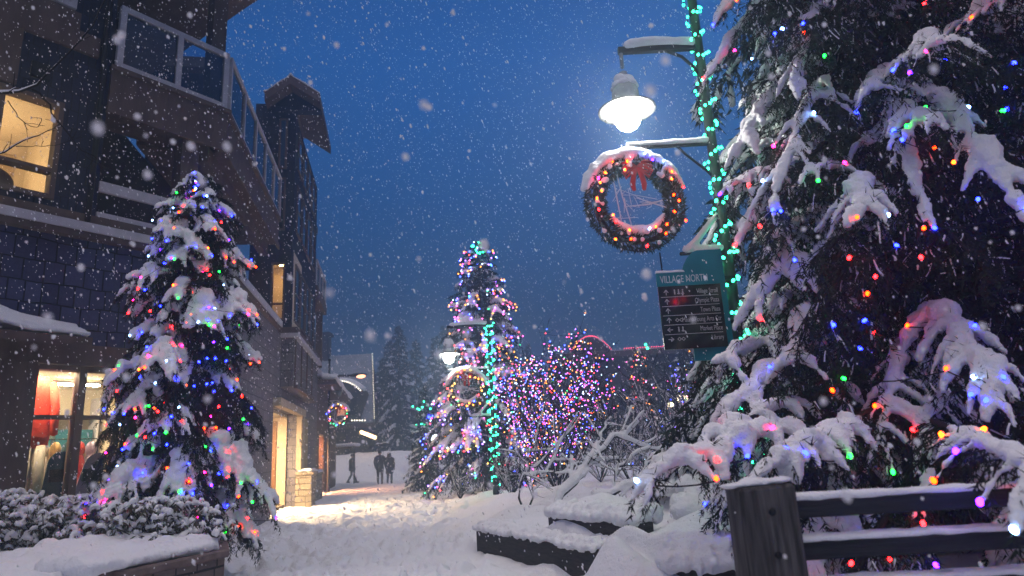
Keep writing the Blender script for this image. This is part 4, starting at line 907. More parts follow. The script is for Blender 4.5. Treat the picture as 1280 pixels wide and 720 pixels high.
def wreath(label, cx, cy, cz, R=.44, tilt=0.12, nb=30, seed=0, bulb_r=.0115, dens=1.0, cols=None, mats=None):
    mats = mats or BULBS
    t = thing('wreath', label, 'wreath', (cx, cy, cz - R), 'lit wreaths hung from the lamp posts')
    ca, sa = math.cos(tilt), math.sin(tilt)
    def P(a, r, off=0.0):
        x = r * np.cos(a); z = r * np.sin(a); y = np.broadcast_to(off, np.shape(x))
        return np.stack([cx + x * ca + y * sa, cy + x * sa - y * ca * 1.0, cz + z], -1)
    an = np.linspace(0, 2 * np.pi, 33)
    b = MB(); b.tube(P(an, R), .03, 8); b.tube(P(an, R + .1), .006, 5); b.build('ring', METAL, t, True)
    n = int(5200 * dens); a = rng.random(n) * 2 * np.pi; m = rng.random(n) * 2 * np.pi; rr = .05 * rng.random(n) + .04
    B = P(a, R + rr * np.cos(m), rr * np.sin(m))
    er = np.stack([np.cos(a) * ca, np.cos(a) * sa, np.sin(a)], -1); et = np.stack([-np.sin(a) * ca, -np.sin(a) * sa, np.cos(a)], -1); en = np.array([sa, -ca, 0])
    D = er * np.cos(m)[:, None] + en * np.sin(m)[:, None] + et * .5 + rng.normal(size=(n, 3)) * .35; D /= np.linalg.norm(D, axis=1, keepdims=True)
    b = MB(); b.leaves(B, D, rng.uniform(.04, .075, n), rng.uniform(.010, .02, n)); b.build('greenery', GREENLEAF, t)
    b = MB()
    u = np.linspace(rad(18), rad(165), 26); b.tube(P(u, R + .13), .07 * (.75 + .5 * rng.random(26)) * np.sin(np.linspace(.25, 2.9, 26)) ** .5, 8); b.tube(P(u, R + .10, .06), .06 * (.6 + .6 * rng.random(26)) * np.sin(np.linspace(.25, 2.9, 26)) ** .5, 8); b.tube(P(u, R + .08, -.05), .06 * (.7 + .5 * rng.random(26)) * np.sin(np.linspace(.2, 2.95, 26)) ** .5, 8)
    u = np.linspace(rad(205), rad(335), 22); b.tube(P(u, R - .115, .03), .055 * (.7 + .5 * rng.random(22)) * np.sin(np.linspace(.2, 2.95, 22)) ** .5, 8)
    for k in range(46):
        a_ = rng.uniform(rad(20), rad(330)); b.blobs(P(np.array([a_]), R + rng.uniform(-.09, .1), .105), [rng.uniform(.012, .034)], 1)
    sn = b.build('snow', SNOW, t, True); snowed(sn, .014, 3)
    bw = MB(); top = P(np.array([rad(86)]), R - .06, .08)[0]
    for sg in (-1, 1):
        for k in range(3):
            q = np.array([(0, 0, 0), (sg * .08, -.02, .05 - .03 * k), (sg * .15, -.03, .03 - .05 * k), (sg * .12, -.02, -.03 - .05 * k), (0, 0, -.01)]); bw.tube(top + q, [.012, .028, .034, .026, .012], 7, squash=.5)
        bw.tube(top + np.array([(0, 0, 0), (sg * .04, -.02, -.1), (sg * .06, -.01, -.2), (sg * .05, -.02, -.27)]), [.015, .028, .03, .02], 6, squash=.4)
    bw.build('bow', BOW, t, True)
    tw = MB()
    for s_, e_ in (((rad(118), .36), (rad(262), .34)), ((rad(125), .38), (rad(240), .33)), ((rad(5), .3), (rad(200), .12)), ((rad(350), .36), (rad(70), .06))):
        p, q = P(np.array([s_[0]]), s_[1] * R / .44)[0], P(np.array([e_[0]]), e_[1] * R / .44)[0]
        tw.tube([p, p * .6 + q * .4 + rng.normal(size=3) * .01, q], [.008, .008, .006], 5)
        for k in range(3):
            w = p + (q - p) * rng.uniform(.3, .9); tw.tube([w, w + rng.normal(size=3) * [.06, .01, .06], w + rng.normal(size=3) * [.09, .02, .09]], .004, 4)
    tw.build('frosted_twigs', SNOW, t, True)
    cs = pick_cols(nb, cols or [3.5, 8, 1.5, .3, .6, 2, .1, 9]); ms = {}
    for k in range(nb):
        a_ = (k + rng.uniform(0, .8)) / nb * 2 * np.pi; p = P(np.array([a_]), R + rng.uniform(-.1, .1), .125 + .02 * rng.random())[0]
        c_ = int(cs[k]); ms.setdefault(c_, bulb_mesh('bulb', mats[c_], bulb_r, bulb_r * 1.4, 1))
        o = bpy.data.objects.new('bulb', ms[c_]); COL.objects.link(o); o.parent = t; o.matrix_parent_inverse = Matrix.Translation(t.location).inverted(); o.location = p; o.rotation_euler = (rng.uniform(-1, 1), rng.uniform(-1, 1), 0)
    return t
NPX, NPY = 2.23, 6.5
street_lamp('near lamp post with a glowing globe, a big wreath and the village sign', NPX, NPY, hz(NPX, NPY) - .1, 4.93, -.87, topz=7.4)
wreath('large snow-topped wreath with red bow below the near glowing lamp', 1.33, 6.43, 3.83, .43)
n = 210; f = np.linspace(0, 1, n); a = f * 2 * np.pi * 21; z = 1.0 + 6.0 * f
pts = np.stack([NPX + (.07 + .035 * rng.random(n)) * np.cos(a), NPY + (.07 + .035 * rng.random(n)) * np.sin(a), z + rng.normal(size=n) * .015], 1)
light_string('light_string', 'green light string wound round the near lamp post', pts, .0165, np.zeros(n, int), (NPX, NPY, 1.0), .005, mats=[TEALBULB], stretch=1.3)
# second lamp
m = atY(561, 443, 17.3); pX = atY(615, 500, 17.3).x
street_lamp('second lamp post, lit, standing before the tall narrow lit spruce', pX, 17.3, hz(pX, 17.3) - .1, m.z, m.x - pX, topz=m.z + 1.05, det=0)
w2 = atY(583, 487, 17.2); wreath('smaller-looking lit wreath on the second lamp post before the narrow spruce', w2.x, 17.2, w2.z, .42, 0, 30, bulb_r=.02, dens=.5, mats=FARBULBS)
n = 170; f = np.linspace(0, 1, n); a = f * 2 * np.pi * 17; z = hz(pX, 17.3) + .25 + (m.z + .75 - hz(pX, 17.3) - .25) * f
pts = np.stack([pX + .12 * np.cos(a) * rng.uniform(.6, 1.1, n), 17.3 + .12 * np.sin(a), z + rng.normal(size=n) * .02], 1)
light_string('light_string', 'green light string wound round the second lamp post', pts, .022, np.zeros(n, int), (pX, 17.3, z[0]), .006, mats=[TEALBULB], stretch=1.2, sub=0)
# third lamp, far left
m3 = atY(421, 490, 31); p3 = atY(411, 520, 31)
street_lamp('far unlit lamp post with a small wreath beside the corner building', p3.x, 31, hz(p3.x, 31) - .1, m3.z, m3.x - p3.x + .1, lit=False, topz=m3.z + 1.5, det=0)
w3 = atY(423, 519, 30.8); wreath('little lit wreath on the far unlit lamp post', w3.x, 30.8, w3.z, .42, 0, 26, bulb_r=.024, dens=.35, mats=FARBULBS, cols=[3, 3, 5, 1, 6, 1, 1, 3])
# mast lamp with amber head
pm = atY(405, 480, 37); he = atY(448, 470, 37)
t = thing('mast_lamp', 'tall mast lamp with a long arm and amber head before the far snowy roof', 'street lamp', (pm.x, 37, 0))
b = MB(); b.tube([(pm.x, 37, -.2), (pm.x, 37, he.z + .15)], [.09, .06], 10); b.build('mast', METAL, t, True)
b = MB(); b.tube([(pm.x - .3, 37, he.z + .1), (pm.x + .6, 37, he.z + .1), (he.x - .4, 37, he.z + .05)], [.05, .05, .07], 8); b.build('arm', METAL, t, True)
b = MB(); b.blobs([(he.x, 37, he.z + .06)], [(.5, .16, .12)], 2); b.build('lamp_head', METAL, t, True)
b = MB(); b.blobs([(he.x + .15, 36.95, he.z - .02)], [(.26, .12, .12)], 2); b.build('lens', emit_mat('amber_lens', (1, .4, .2), 5), t, True)

# direction sign
TEALP = plain('teal_sign_paint', (.01, .19, .25), .4, .2, 3, .05); BLACKP = noise_mat('black_sign_panel', (.010, .009, .011), (.014, .012, .015), 3, .12, 0, spec=.6)
LETTER = plain('sign_lettering', (.62, .68, .72), .5, .05); LETTERD = plain('sign_small_lettering', (.5, .48, .5), .5, .05)
SX0, SX1, SZ0, SZ1, SY = 1.45, 2.07, 2.27, 3.03, 6.36
t = thing('direction_sign', 'teal and black village direction sign hung on the near lamp post', 'sign', (SX0, SY, SZ0))
b = MB(); b.box((SX0, SY, SZ0), (SX1, SY + .025, 2.90)); b.build('panel', BLACKP, t)
b = MB(); b.box((SX0 - .005, SY - .006, 2.903), (SX1 + .02, SY + .03, 3.04)); hd = b.build('header', TEALP, t)
b = MB(); ol = [(1.74, 2.15), (2.135, 2.15), (2.135, 3.27), (1.90, 3.27), (1.84, 3.25), (1.78, 3.19), (1.74, 3.12), (1.72, 3.05)]
nv = len(ol); cc = (1.93, 2.7)
v = [(x, SY + .032, z) for x, z in ol] + [(x, SY + .055, z) for x, z in ol] + [(cc[0], SY + .032, cc[1]), (cc[0], SY + .055, cc[1])]
b.add(v, tris=[(2 * nv, i, (i + 1) % nv) for i in range(nv)] + [(2 * nv + 1, nv + (i + 1) % nv, nv + i) for i in range(nv)], quads=[(i, nv + i, nv + (i + 1) % nv, (i + 1) % nv) for i in range(nv)])
b.build('backing_board', TEALP, t)
b = MB(); b.box((2.075, SY + .01, 2.27), (2.13, SY + .03, 3.0)); b.build('side_bar', TEALP, t)
b = MB()
for k in range(5): z = 2.815 - .094 * k - .026; b.box((SX0 + .02, SY - .003, z), (SX1 - .03, SY - .0002, z + .005))
b.build('dividing_lines', LETTERD, t)
def text(body, x, z, size, mat, align='LEFT', parent=t, y=SY - .008, sx=1.0):
    c = bpy.data.curves.new('lettering', 'FONT'); c.body = body; c.size = size; c.align_x = align; c.extrude = .001; c.materials.append(mat)
    o = bpy.data.objects.new('tmp', c); COL.objects.link(o)
    me = bpy.data.meshes.new_from_object(o.evaluated_get(bpy.context.evaluated_depsgraph_get())); bpy.data.objects.remove(o)
    o = bpy.data.objects.new('lettering', me); COL.objects.link(o); adopt(o, t)
    o.location = (x, y, z); o.rotation_euler = (rad(90), 0, 0); o.scale = (sx, 1, 1)
    return o
text('VILLAGE NORTH', SX0 + .03, 2.935, .105, LETTER, y=SY - .009, sx=.60)
rows = ['Village Stroll', 'Olympic Plaza', 'Town Plaza', 'Maury Young Arts Ctr', 'Market Place', 'Library']
arrows = 'UUUULR'; icons = [3, 0, 0, 9, 2, 9]
ib = MB()
for k, (s_, a_) in enumerate(zip(rows, arrows)):
    z = 2.815 - .094 * k
    text(s_, SX1 - .03, z, .068, LETTERD, 'RIGHT', y=SY - .004, sx=.62)
    cx, cz = SX0 + .075, z + .022; r = .026
    d = {'U': (0, 1), 'L': (-1, 0), 'R': (1, 0)}[a_]; pr = (-d[1], d[0]); w = .004
    y = SY - .004
    ib.tube([(cx - d[0] * r, y, cz - d[1] * r), (cx + d[0] * r, y, cz + d[1] * r)], w, 4)
    for sg in (-1, 1): ib.tube([(cx + d[0] * r, y, cz + d[1] * r), (cx + sg * pr[0] * r * .8, y, cz + sg * pr[1] * r * .8)], w, 4)
    if icons[k] in (2, 3):
        for j in range(icons[k]):
            x = SX0 + .16 + j * .04
            ib.tube([(x, y, cz - .02), (x, y, cz + .008)], .007, 4); ib.blobs([(x, y, cz + .02)], [(.008, .003, .008)], 1)
            if j: ib.tube([(x - .012, y, cz - .015), (x + .012, y, cz - .015)], .006, 4)
    if icons[k] == 9:
        for j in range(2):
            x = SX0 + .155 + j * .04
            for p in (((-.018, 0), (0, .016)), ((0, .016), (.018, 0)), ((.018, 0), (0, -.016)), ((0, -.016), (-.018, 0))): ib.tube([(x + p[0][0], y, cz + p[0][1]), (x + p[1][0], y, cz + p[1][1])], .003, 4)
ib.build('pictograms', LETTERD, t)
b = MB(); b.tube([(x, SY + .02, 3.05) for x in np.linspace(SX0, 1.73, 8)], .022 * rng.uniform(.8, 1.3, 8), 8); b.tube([(x, SY + .045, 3.275) for x in np.linspace(1.88, 2.12, 6)], .018, 8)
sn = b.build('snow', SNOW, t, True); snowed(sn, .01, 2)
b = MB(); b.tube([(1.52, SY + .03, 3.03), (1.52, SY + .05, 3.27)], .008, 6); b.box((2.07, SY + .056, 2.5), (NPX, SY + .09, 2.54)); b.box((2.07, SY + .056, 2.95), (NPX, SY + .09, 2.99)); b.build('mounting', METAL, t)

# ------------------------------------------------------------------ timber bed edges, planter, fence
def timber(label, P, h, th, zt, name='retaining_wall', cap=True, vox=.02, snow=1.0, mat=TIMBER):
    P = np.array(P); t = thing(name, label, 'wall', (P[0][0], P[0][1], 0), 'timber edges of the raised bed')
    n = len(P); T = np.gradient(P, axis=0); T /= np.linalg.norm(T, axis=1, keepdims=True); N = np.stack([T[:, 1], -T[:, 0]], 1)   # towards the walk is -N... resolved below
    if N[0] @ np.array([-1, -1]) < 0: N = -N
    f = P; bk = P - N * th
    b = MB(); V = np.concatenate([np.c_[f, np.full(n, zt - h)], np.c_[f, np.full(n, zt)], np.c_[bk, np.full(n, zt)], np.c_[bk, np.full(n, zt - h)]])
    i = np.arange(n - 1)
    q = np.concatenate([np.stack([i + a * n, i + 1 + a * n, i + 1 + ((a + 1) % 4) * n, i + ((a + 1) % 4) * n], 1) for a in range(4)])
    b.add(V, quads=np.concatenate([q, [[0, n, 2 * n, 3 * n], [4 * n - 1, 3 * n - 1, 2 * n - 1, n - 1]]]))
    o = b.build('timber', mat, t); bv = o.modifiers.new('worn', 'BEVEL'); bv.width = .012; bv.segments = 2
    if cap:
        b = MB(); u = np.linspace(0, 1, 34); s = np.linspace(0, n - 1, 34)
        C = np.stack([np.interp(s, np.arange(n), P[:, k]) for k in (0, 1)], 1); NN = np.stack([np.interp(s, np.arange(n), N[:, k]) for k in (0, 1)], 1)
        for off, zz, rr in ((.02, .045, .06), (-.07, .08, .085), (-.16, .08, .09), (-.28, .07, .1)):
            Q = np.c_[C + NN * (off + .02 * rng.normal(size=34))[:, None] if off > 0 else C + NN * off, np.full(34, zt + zz * snow) + .012 * rng.normal(size=34)]
            b.tube(Q, rr * snow * (.75 + .5 * rng.random(34)), 8)
        sn = b.build('snow', SNOW, t, True); snowed(sn, vox, 3, .5, .06, .12)
    return t
timber('low dark timber wall edging the raised bed beside the walk', [(-.71, 9.96), (-.36, 9.27), (0.0, 8.60), (.36, 7.92), (.70, 7.26)], .5, .2, .335, snow=.72)
timber('second timber step under a heap of snow, behind the low wall', [(.28, 8.42), (.55, 8.02), (.85, 7.58), (1.16, 7.14)], .34, .22, .60, snow=1.0)
timber('timber edge under deep snow, left of the fence post', [(1.22, 6.32), (1.6, 6.12), (2.1, 5.95), (2.7, 5.8)], .5, .2, .30, snow=1.5)
PL = [(-2.97, 6.97), (-4.1, 9.42), (-6.6, 9.42), (-6.6, 5.9), (-3.35, 5.9)]
t = thing('stone_planter', 'low stone planter with a flat coping under the small spruce', 'planter', (-3.1, 6.6, 0))
def inset(o): cx_, cy_ = -4.6, 7.6; return [(x + (cx_ - x) / math.hypot(cx_ - x, cy_ - y) * o, y + (cy_ - y) / math.hypot(cx_ - x, cy_ - y) * o) for x, y in PL]
slab('wall', STONE2, inset(.06), -.2, .52, t)
o = slab('coping', plain('coping_stone', (.15, .11, .1), .85, .35, 9, .5), PL, .523, .60, t); o.modifiers.new('worn', 'BEVEL').width = .015
b = MB(); e = np.array(PL[0]) - np.array(PL[4]); e /= np.linalg.norm(e); nn_ = np.array([-e[1], e[0]])
for o_, r_, l0, l1 in ((.08, .05, -.3, 1.0), (.15, .08, -.3, 1.08), (.27, .11, -.3, 1.12), (.42, .13, -.3, 1.15), (.6, .13, -.3, 1.15)):
    Q = np.array([np.array(PL[4]) + e * l + nn_ * o_ for l in np.linspace(l0, l1, 8)]); b.tube(np.c_[Q, np.full(8, .63) + .04 * rng.random(8)], r_ * rng.uniform(.7, 1.1, 8), 8)
sn = b.build('snow', SNOW, t, True); snowed(sn, .025, 4, .6, .05)
# fence
t = thing('timber_fence', 'dark timber rail fence with a thick grey post and snow on its rails', 'fence', (1.04, 3.0, 0))
b = MB(); pw = .125
v = [(1.04 - pw, 2.92, -.1), (1.04 + pw, 2.92, -.1), (1.04 + pw, 3.16, -.1), (1.04 - pw, 3.16, -.1), (1.04 - pw * .96, 2.93, 1.19), (1.04 + pw * .96, 2.93, 1.2), (1.04 + pw * .96, 3.15, 1.2), (1.04 - pw * .96, 3.15, 1.19)]
b.add(v, quads=[(0, 3, 2, 1), (4, 5, 6, 7), (0, 1, 5, 4), (1, 2, 6, 5), (2, 3, 7, 6), (3, 0, 4, 7)]); o = b.build('post', POSTW, t); o.modifiers.new('worn', 'BEVEL').width = .014
DARKRAIL = noise_mat('dark_blue_rail', (.012, .014, .02), (.03, .033, .042), 7, .8, .5, 26, stretch=(.4, 5, 5))
for zt in (1.125, .955, .78):
    b = MB(); b.box((1.172, 2.99, zt - .075), (4.6, 3.09, zt)); o = b.build('rail', DARKRAIL, t); o.modifiers.new('worn', 'BEVEL').width = .008
    b = MB(); xs = np.linspace(1.16, 4.6, 60)
    for off, r0 in ((.0, .018), (.035, .021), (.07, .019)): b.tube(np.stack([xs, 3.005 + off + .003 * rng.normal(size=60), zt + .008 + .002 * rng.normal(size=60)], 1), r0 * (.55 + .75 * fbm(xs * 9, xs * 0 + zt * 9 + off, 3)), 8)
    sn = b.build('snow', SNOW, o, True); snowed(sn, .009, 2)
b = MB(); b.box((4.61, 2.92, -.1), (4.86, 3.16, 1.2)); b.build('post', POSTW, t)
for zt in (1.09, .92, .745):
    b = MB(); b.blobs([(1.04, 2.915, zt - .0)], [(.016, .012, .016)], 1); b.build('bolt', METAL, t, True)
b = MB(); C = rng.normal(size=(16, 3)) * [.05, .05, .006] + [1.04, 3.03, 1.205]; b.blobs(C, [(.05, .05, .012)] * 16, 1); sn = b.build('snow', SNOW, t, True); snowed(sn, .012, 3)

# ------------------------------------------------------------------ leafless and leafy shrubs
def sub_branches(lines, n, l0, up=.4, flat=.3, depth=2, npt=5):
    """lines: list of (pts[n,3], r0, r1); adds side twigs"""
    out = []
    for P, r0, r1 in lines:
        P = np.asarray(P); L = np.linalg.norm(np.diff(P, axis=0), axis=1).sum()
        for k in range(n):
            s = rng.uniform(.2, 1.0) * (len(P) - 1.001); a = int(s); f = s - a; p = P[a] * (1 - f) + P[a + 1] * f; tn = nrm(P[a + 1] - P[a])
            d = nrm(tn * rng.uniform(.3, 1) + rng.normal(size=3) * [.8, flat, .7] + [0, 0, up]); l = l0 * rng.uniform(.4, 1.2); r = (r0 + (r1 - r0) * s / (len(P) - 1)) * .55
            u = np.linspace(0, 1, npt)[:, None]; cv = nrm(rng.normal(size=3)) * .22
            out.append((p + d * u * l + cv * l * u * u + np.array([0, 0, .12 * l]) * u, r, r * .5))
    return out
def shrub_obj(name, label, base, lines, snow_min=.004, sk=1.5, vox=.022, group=None, cat='shrub', twigmat=TWIG, minr=.003, snow_p=.8, smooth_it=2, srk=.012):
    t = thing(name, label, cat, base, group)
    b = MB()
    by = {}
    for P, r0, r1 in lines: by.setdefault(len(P), []).append((P, r0, r1))
    for npt, ls in by.items():
        P = np.array([l[0] for l in ls]); R = np.array([np.maximum(np.linspace(l[1], l[2], npt), minr) for l in ls]); b.tubes(P, R, 5, caps=False)
    b.build('branches', twigmat, t, True)
    b = MB(); any_ = False
    for npt, ls in by.items():
        ls = [l for l in ls if l[1] >= snow_min and rng.random() < snow_p]
        if not ls: continue
        any_ = True
        P = np.array([l[0] for l in ls]).copy(); R = np.array([np.linspace(l[1], l[2], npt) * sk + srk for l in ls])
        T = np.gradient(P, axis=1); T /= np.linalg.norm(T, axis=2, keepdims=True) + 1e-9
        R *= (1 - .5 * np.abs(T[:, :, 2]) ** 2) * (1 + .18 * rng.normal(size=R.shape)); R = np.clip(R, .002, 1)
        P[:, :, 2] += R * .6 + np.array([np.linspace(l[1], l[2], npt) for l in ls]) * .6
        b.tubes(P, R, 6)
    if any_:
        sn = b.build('snow', SNOW, t, True)
        if vox: snowed(sn, vox, smooth_it, .5)
    return t
def pxline(pts, Y, r0, r1, dY=0, npt=9):
    P = np.array([tuple(atY(x, y, Y + dY * i / max(1, len(pts) - 1))) for i, (x, y) in enumerate(pts)])
    s = np.linspace(0, len(P) - 1, npt)
    # smooth through the points
    Q = np.stack([np.interp(s, np.arange(len(P)), P[:, k]) for k in range(3)], 1)
    Q[1:-1] = (Q[:-2] + 2 * Q[1:-1] + Q[2:]) / 4 + rng.normal(size=(npt - 2, 3)) * r0 * .9
    return (Q, r0, r1)
main = [pxline(p, Y, a, c_, dY) for p, Y, a, c_, dY in [
    ([(693, 640), (705, 612), (725, 593), (742, 572), (757, 553), (775, 543), (798, 528)], 11.2, .045, .016, .6),
    ([(742, 575), (747, 560), (753, 540), (764, 522)], 11.4, .02, .006, .5), ([(770, 545), (795, 556), (826, 562), (850, 560)], 11.6, .02, .007, .4),
    ([(767, 626), (766, 604), (774, 586), (790, 572), (812, 560)], 10.8, .018, .007, .3), ([(742, 622), (775, 609), (800, 607), (822, 597), (842, 588), (860, 580)], 10.6, .035, .012, .3),
    ([(800, 607), (812, 618), (826, 630)], 10.6, .016, .008, -.2), ([(680, 598), (692, 566), (708, 540), (722, 516)], 11.8, .016, .005, .6), ([(716, 600), (725, 575), (740, 550), (735, 530)], 11.8, .014, .005, .6)]]
l2 = sub_branches(main, 7, .6); l3 = sub_branches(l2, 4, .3)
shrub_obj('bare_shrub', 'bare shrub with thick snow on its sprawling limbs above the raised bed', (main[0][0][0][0], 11.2, hz(.5, 11.2)), main + l2 + l3, .006, 1.7, .018, srk=.02)
main = [pxline(p, Y, a, c_, dY) for p, Y, a, c_, dY in [
    ([(655, 646), (648, 622), (648, 602), (660, 590), (692, 590)], 12.0, .026, .008, -.3), ([(658, 646), (664, 620), (668, 596), (675, 575), (690, 548)], 12.1, .02, .006, .4),
    ([(668, 596), (655, 575), (640, 562), (622, 562)], 12.2, .012, .005, .3), ([(668, 585), (690, 562), (712, 540), (728, 515)], 12.3, .016, .005, .6), ([(672, 580), (668, 550), (678, 520), (682, 500)], 12.4, .012, .004, .6)]]
l2 = sub_branches(main, 7, .6); l3 = sub_branches(l2, 4, .3)
shrub_obj('bare_shrub', 'bare shrub with one looping snowy stem, nearest the second lamp', (main[0][0][0][0], 12.0, hz(0, 12)), main + l2 + l3, .006, 1.4, .018, srk=.014)
def vase(base, n, h, sp, r, lean=(0, 0)):
    L = []
    for k in range(n):
        a = rng.random() * 6.283; d = np.array([math.cos(a) * sp * rng.uniform(.3, 1), math.sin(a) * sp * rng.uniform(.3, 1), h * rng.uniform(.65, 1.05)]) + np.array([lean[0], lean[1], 0])
        u = np.linspace(0, 1, 7)[:, None]; P = np.array(base) + d * u + np.array([d[0] * .25, d[1] * .25, 0]) * (u ** 2 - u) * -1 + rng.normal(size=3) * .05 * u
        L.append((P, r * rng.uniform(.6, 1.1), r * .25))
    return L
# lit shrub in the middle
bb = atY(697, 600, 16.5); lb = np.array([bb.x, 16.5, .35])
m1_ = vase(lb, 32, 3.0, 1.5, .03, (-.08, 0)); l2 = sub_branches(m1_, 7, .95, .5, .8); l3 = sub_branches(l2, 4, .5, .3, .8); l4 = sub_branches(l3[::2], 2, .3, .3, .8)
shrub_obj('lit_shrub', 'leafless spreading tree full of tiny pink and white lights', lb, m1_ + l2 + l3 + l4, .004, 1.1, .03, cat='tree', snow_p=.7, srk=.008)
ends = np.array([l[0][j] for l in l2 + l3 for j in (-1, -2)]); ends = ends[(ends[:, 1] < lb[1] + .5) & (ends[:, 2] > 1.0)]
pts = ends[rng.permutation(len(ends))[:1350]]
pts = pts[np.lexsort((np.arctan2(pts[:, 1] - lb[1], pts[:, 0] - lb[0]), np.floor(pts[:, 2] / .3)))]
light_string('light_string', 'tiny pink, violet and white lights strung through the leafless spreading tree', pts, .0145, pick_cols(len(pts), [4, 4, .6, 5, 8, 6, 6, 2]), lb, .003, sub=0, stretch=1, maxgap=.6, mats=FARBULBS)
# grey thickets behind the bed
for k, (x, y, Y, h, lab) in enumerate([(790, 590, 15.0, 1.9, 'snow-dusted leafless thicket directly behind the thick-limbed bare shrub'), (845, 580, 16.5, 2.4, 'snow-dusted leafless thicket left of the great spruce boughs'), (750, 585, 19, 2.2, 'snow-dusted leafless thicket behind the lit spreading tree'),
        (640, 615, 16.0, .9, 'low snow-dusted thicket at the foot of the second lamp'), (575, 612, 19.5, .8, 'low snow-dusted thicket at the left foot of the narrow lit spruce'), (880, 560, 21, 3.2, 'taller snow-dusted leafless thicket behind the near lamp post')]):
    p = atY(x, y, Y); bs_ = (p.x, Y, hz(p.x, Y)); m1_ = vase(bs_, 18, h, h * .6, .016); l2 = sub_branches(m1_, 7, h * .35, .3, .8); l3 = sub_branches(l2, 4, h * .18, .2, .8)
    shrub_obj('thicket', lab, bs_, m1_ + l2 + l3, .003, 1.2, 0, group='leafless thickets round the lit trees', snow_p=.6, srk=.009, minr=.005)
# dark twiggy mounds under heavy snow right of the bed
for k, (x, y, Y, rx, lab) in enumerate([(862, 606, 9.0, .62, 'rounded bush smothered in snow behind the bed, left of the fence post'), (900, 632, 7.8, .5, 'rounded bush smothered in snow right beside the fence post'), (985, 560, 5.6, .0, '')]):
    if not lab: continue
    p = atY(x, y, Y); t = thing('snowy_bush', lab, 'bush', (p.x, Y, hz(p.x, Y)))
    n = 900; d = rng.normal(size=(n, 3)); d[:, 2] = np.abs(d[:, 2]) * .6 - .3; d /= np.linalg.norm(d, axis=1, keepdims=True)
    b = MB(); b.leaves(np.array(p) + d * [rx * .8, rx * .7, rx * .55], nrm([0, 0, -1]) * .6 + d * .5, rng.uniform(.05, .1, n), rng.uniform(.012, .025, n)); b.build('crown', LEAF, t)
    b = MB(); C = np.array(p) + rng.normal(size=(60, 3)) * [rx * .42, rx * .35, rx * .2] + [0, 0, rx * .2]; b.blobs(C, np.tile([.18, .18, .12], (60, 1)) * rng.uniform(.6, 1.2, (60, 1)), 1)
    sn = b.build('snow', SNOW, t, True); snowed(sn, .025, 3, .6, .06)
    b = MB(); m1_ = vase((p.x, Y, hz(p.x, Y) - .1), 10, p.z - hz(p.x, Y) + .2, rx * .7, .012); b.tubes(np.array([l[0] for l in m1_]), np.full((10, 7), .01), 5); b.build('stems', TWIG, t, True)
# evergreen leafy shrubs in the planter
for k, (x, y, Y, w, lab) in enumerate([(60, 646, 7.7, .75, 'leafy evergreen shrub clotted with snow under the shop window, at the end by the pillar'), (130, 642, 7.75, .7, 'leafy evergreen shrub clotted with snow between the shop window and the small spruce'), (205, 648, 7.3, .6, 'leafy evergreen shrub clotted with snow right in front of the small spruce'), (5, 640, 7.6, .5, 'lowest leafy shrub clotted with snow, at the very edge under the shop pillar')]):
    p = atY(x, y, Y); t = thing('leafy_shrub', lab, 'shrub', (p.x, Y, .7)); zb = .62; h = max(.35, p.z - zb + .2)
    n = 380; cl = np.array([p.x, Y, zb]) + np.stack([rng.normal(size=n) * w * .5, rng.normal(size=n) * w * .36, h * (.05 + .98 * rng.random(n) ** .75)], 1)
    sc_ = 1 - .5 * ((cl[:, 0] - p.x) / (w * 1.2)) ** 2; cl[:, 2] = zb + (cl[:, 2] - zb) * np.clip(sc_, .25, 1)
    m_ = 6; B = np.repeat(cl, m_, 0) + rng.normal(size=(n * m_, 3)) * .012; D = rng.normal(size=(n * m_, 3)) * [.9, .9, .3] + [0, 0, -.8]; D /= np.linalg.norm(D, axis=1, keepdims=True)
    b = MB(); b.leaves(B, D, rng.uniform(.05, .11, n * m_), rng.uniform(.014, .026, n * m_)); b.build('leaves', LEAF, t)
    s = cl[rng.random(n) < .9]; m2 = len(s); dr = rng.normal(size=(m2, 3)) * [1, 1, 0]; dr /= np.linalg.norm(dr, axis=1, keepdims=True) + 1e-6
    u = np.linspace(-1, 1, 5)[None, :, None]; l_ = rng.uniform(.02, .07, m2)[:, None, None]
    PP = s[:, None] + dr[:, None] * u * l_ - np.array([0, 0, 1]) * (u ** 2) * l_ * rng.uniform(.3, 1.1, m2)[:, None, None] + [0, 0, .015]
    b = MB(); b.tubes(PP, rng.uniform(.012, .032, m2)[:, None] * np.array([.6, 1, 1.2, 1, .6])[None] * rng.uniform(.7, 1.3, (m2, 5)), 6)
    sn = b.build('snow', SNOW, t, True); snowed(sn, .010, 2, .5, .02, .03)
    b = MB(); r0 = np.array([p.x, Y, zb - .1]); S = cl[:80]; u = np.linspace(0, 1, 4)[None, :, None]
    b.tubes(r0 + (S[:, None] - r0) * u + np.array([0, 0, .1]) * (u * (1 - u)), np.full((80, 4), .005), 4); b.build('stems', TWIG, t, True)
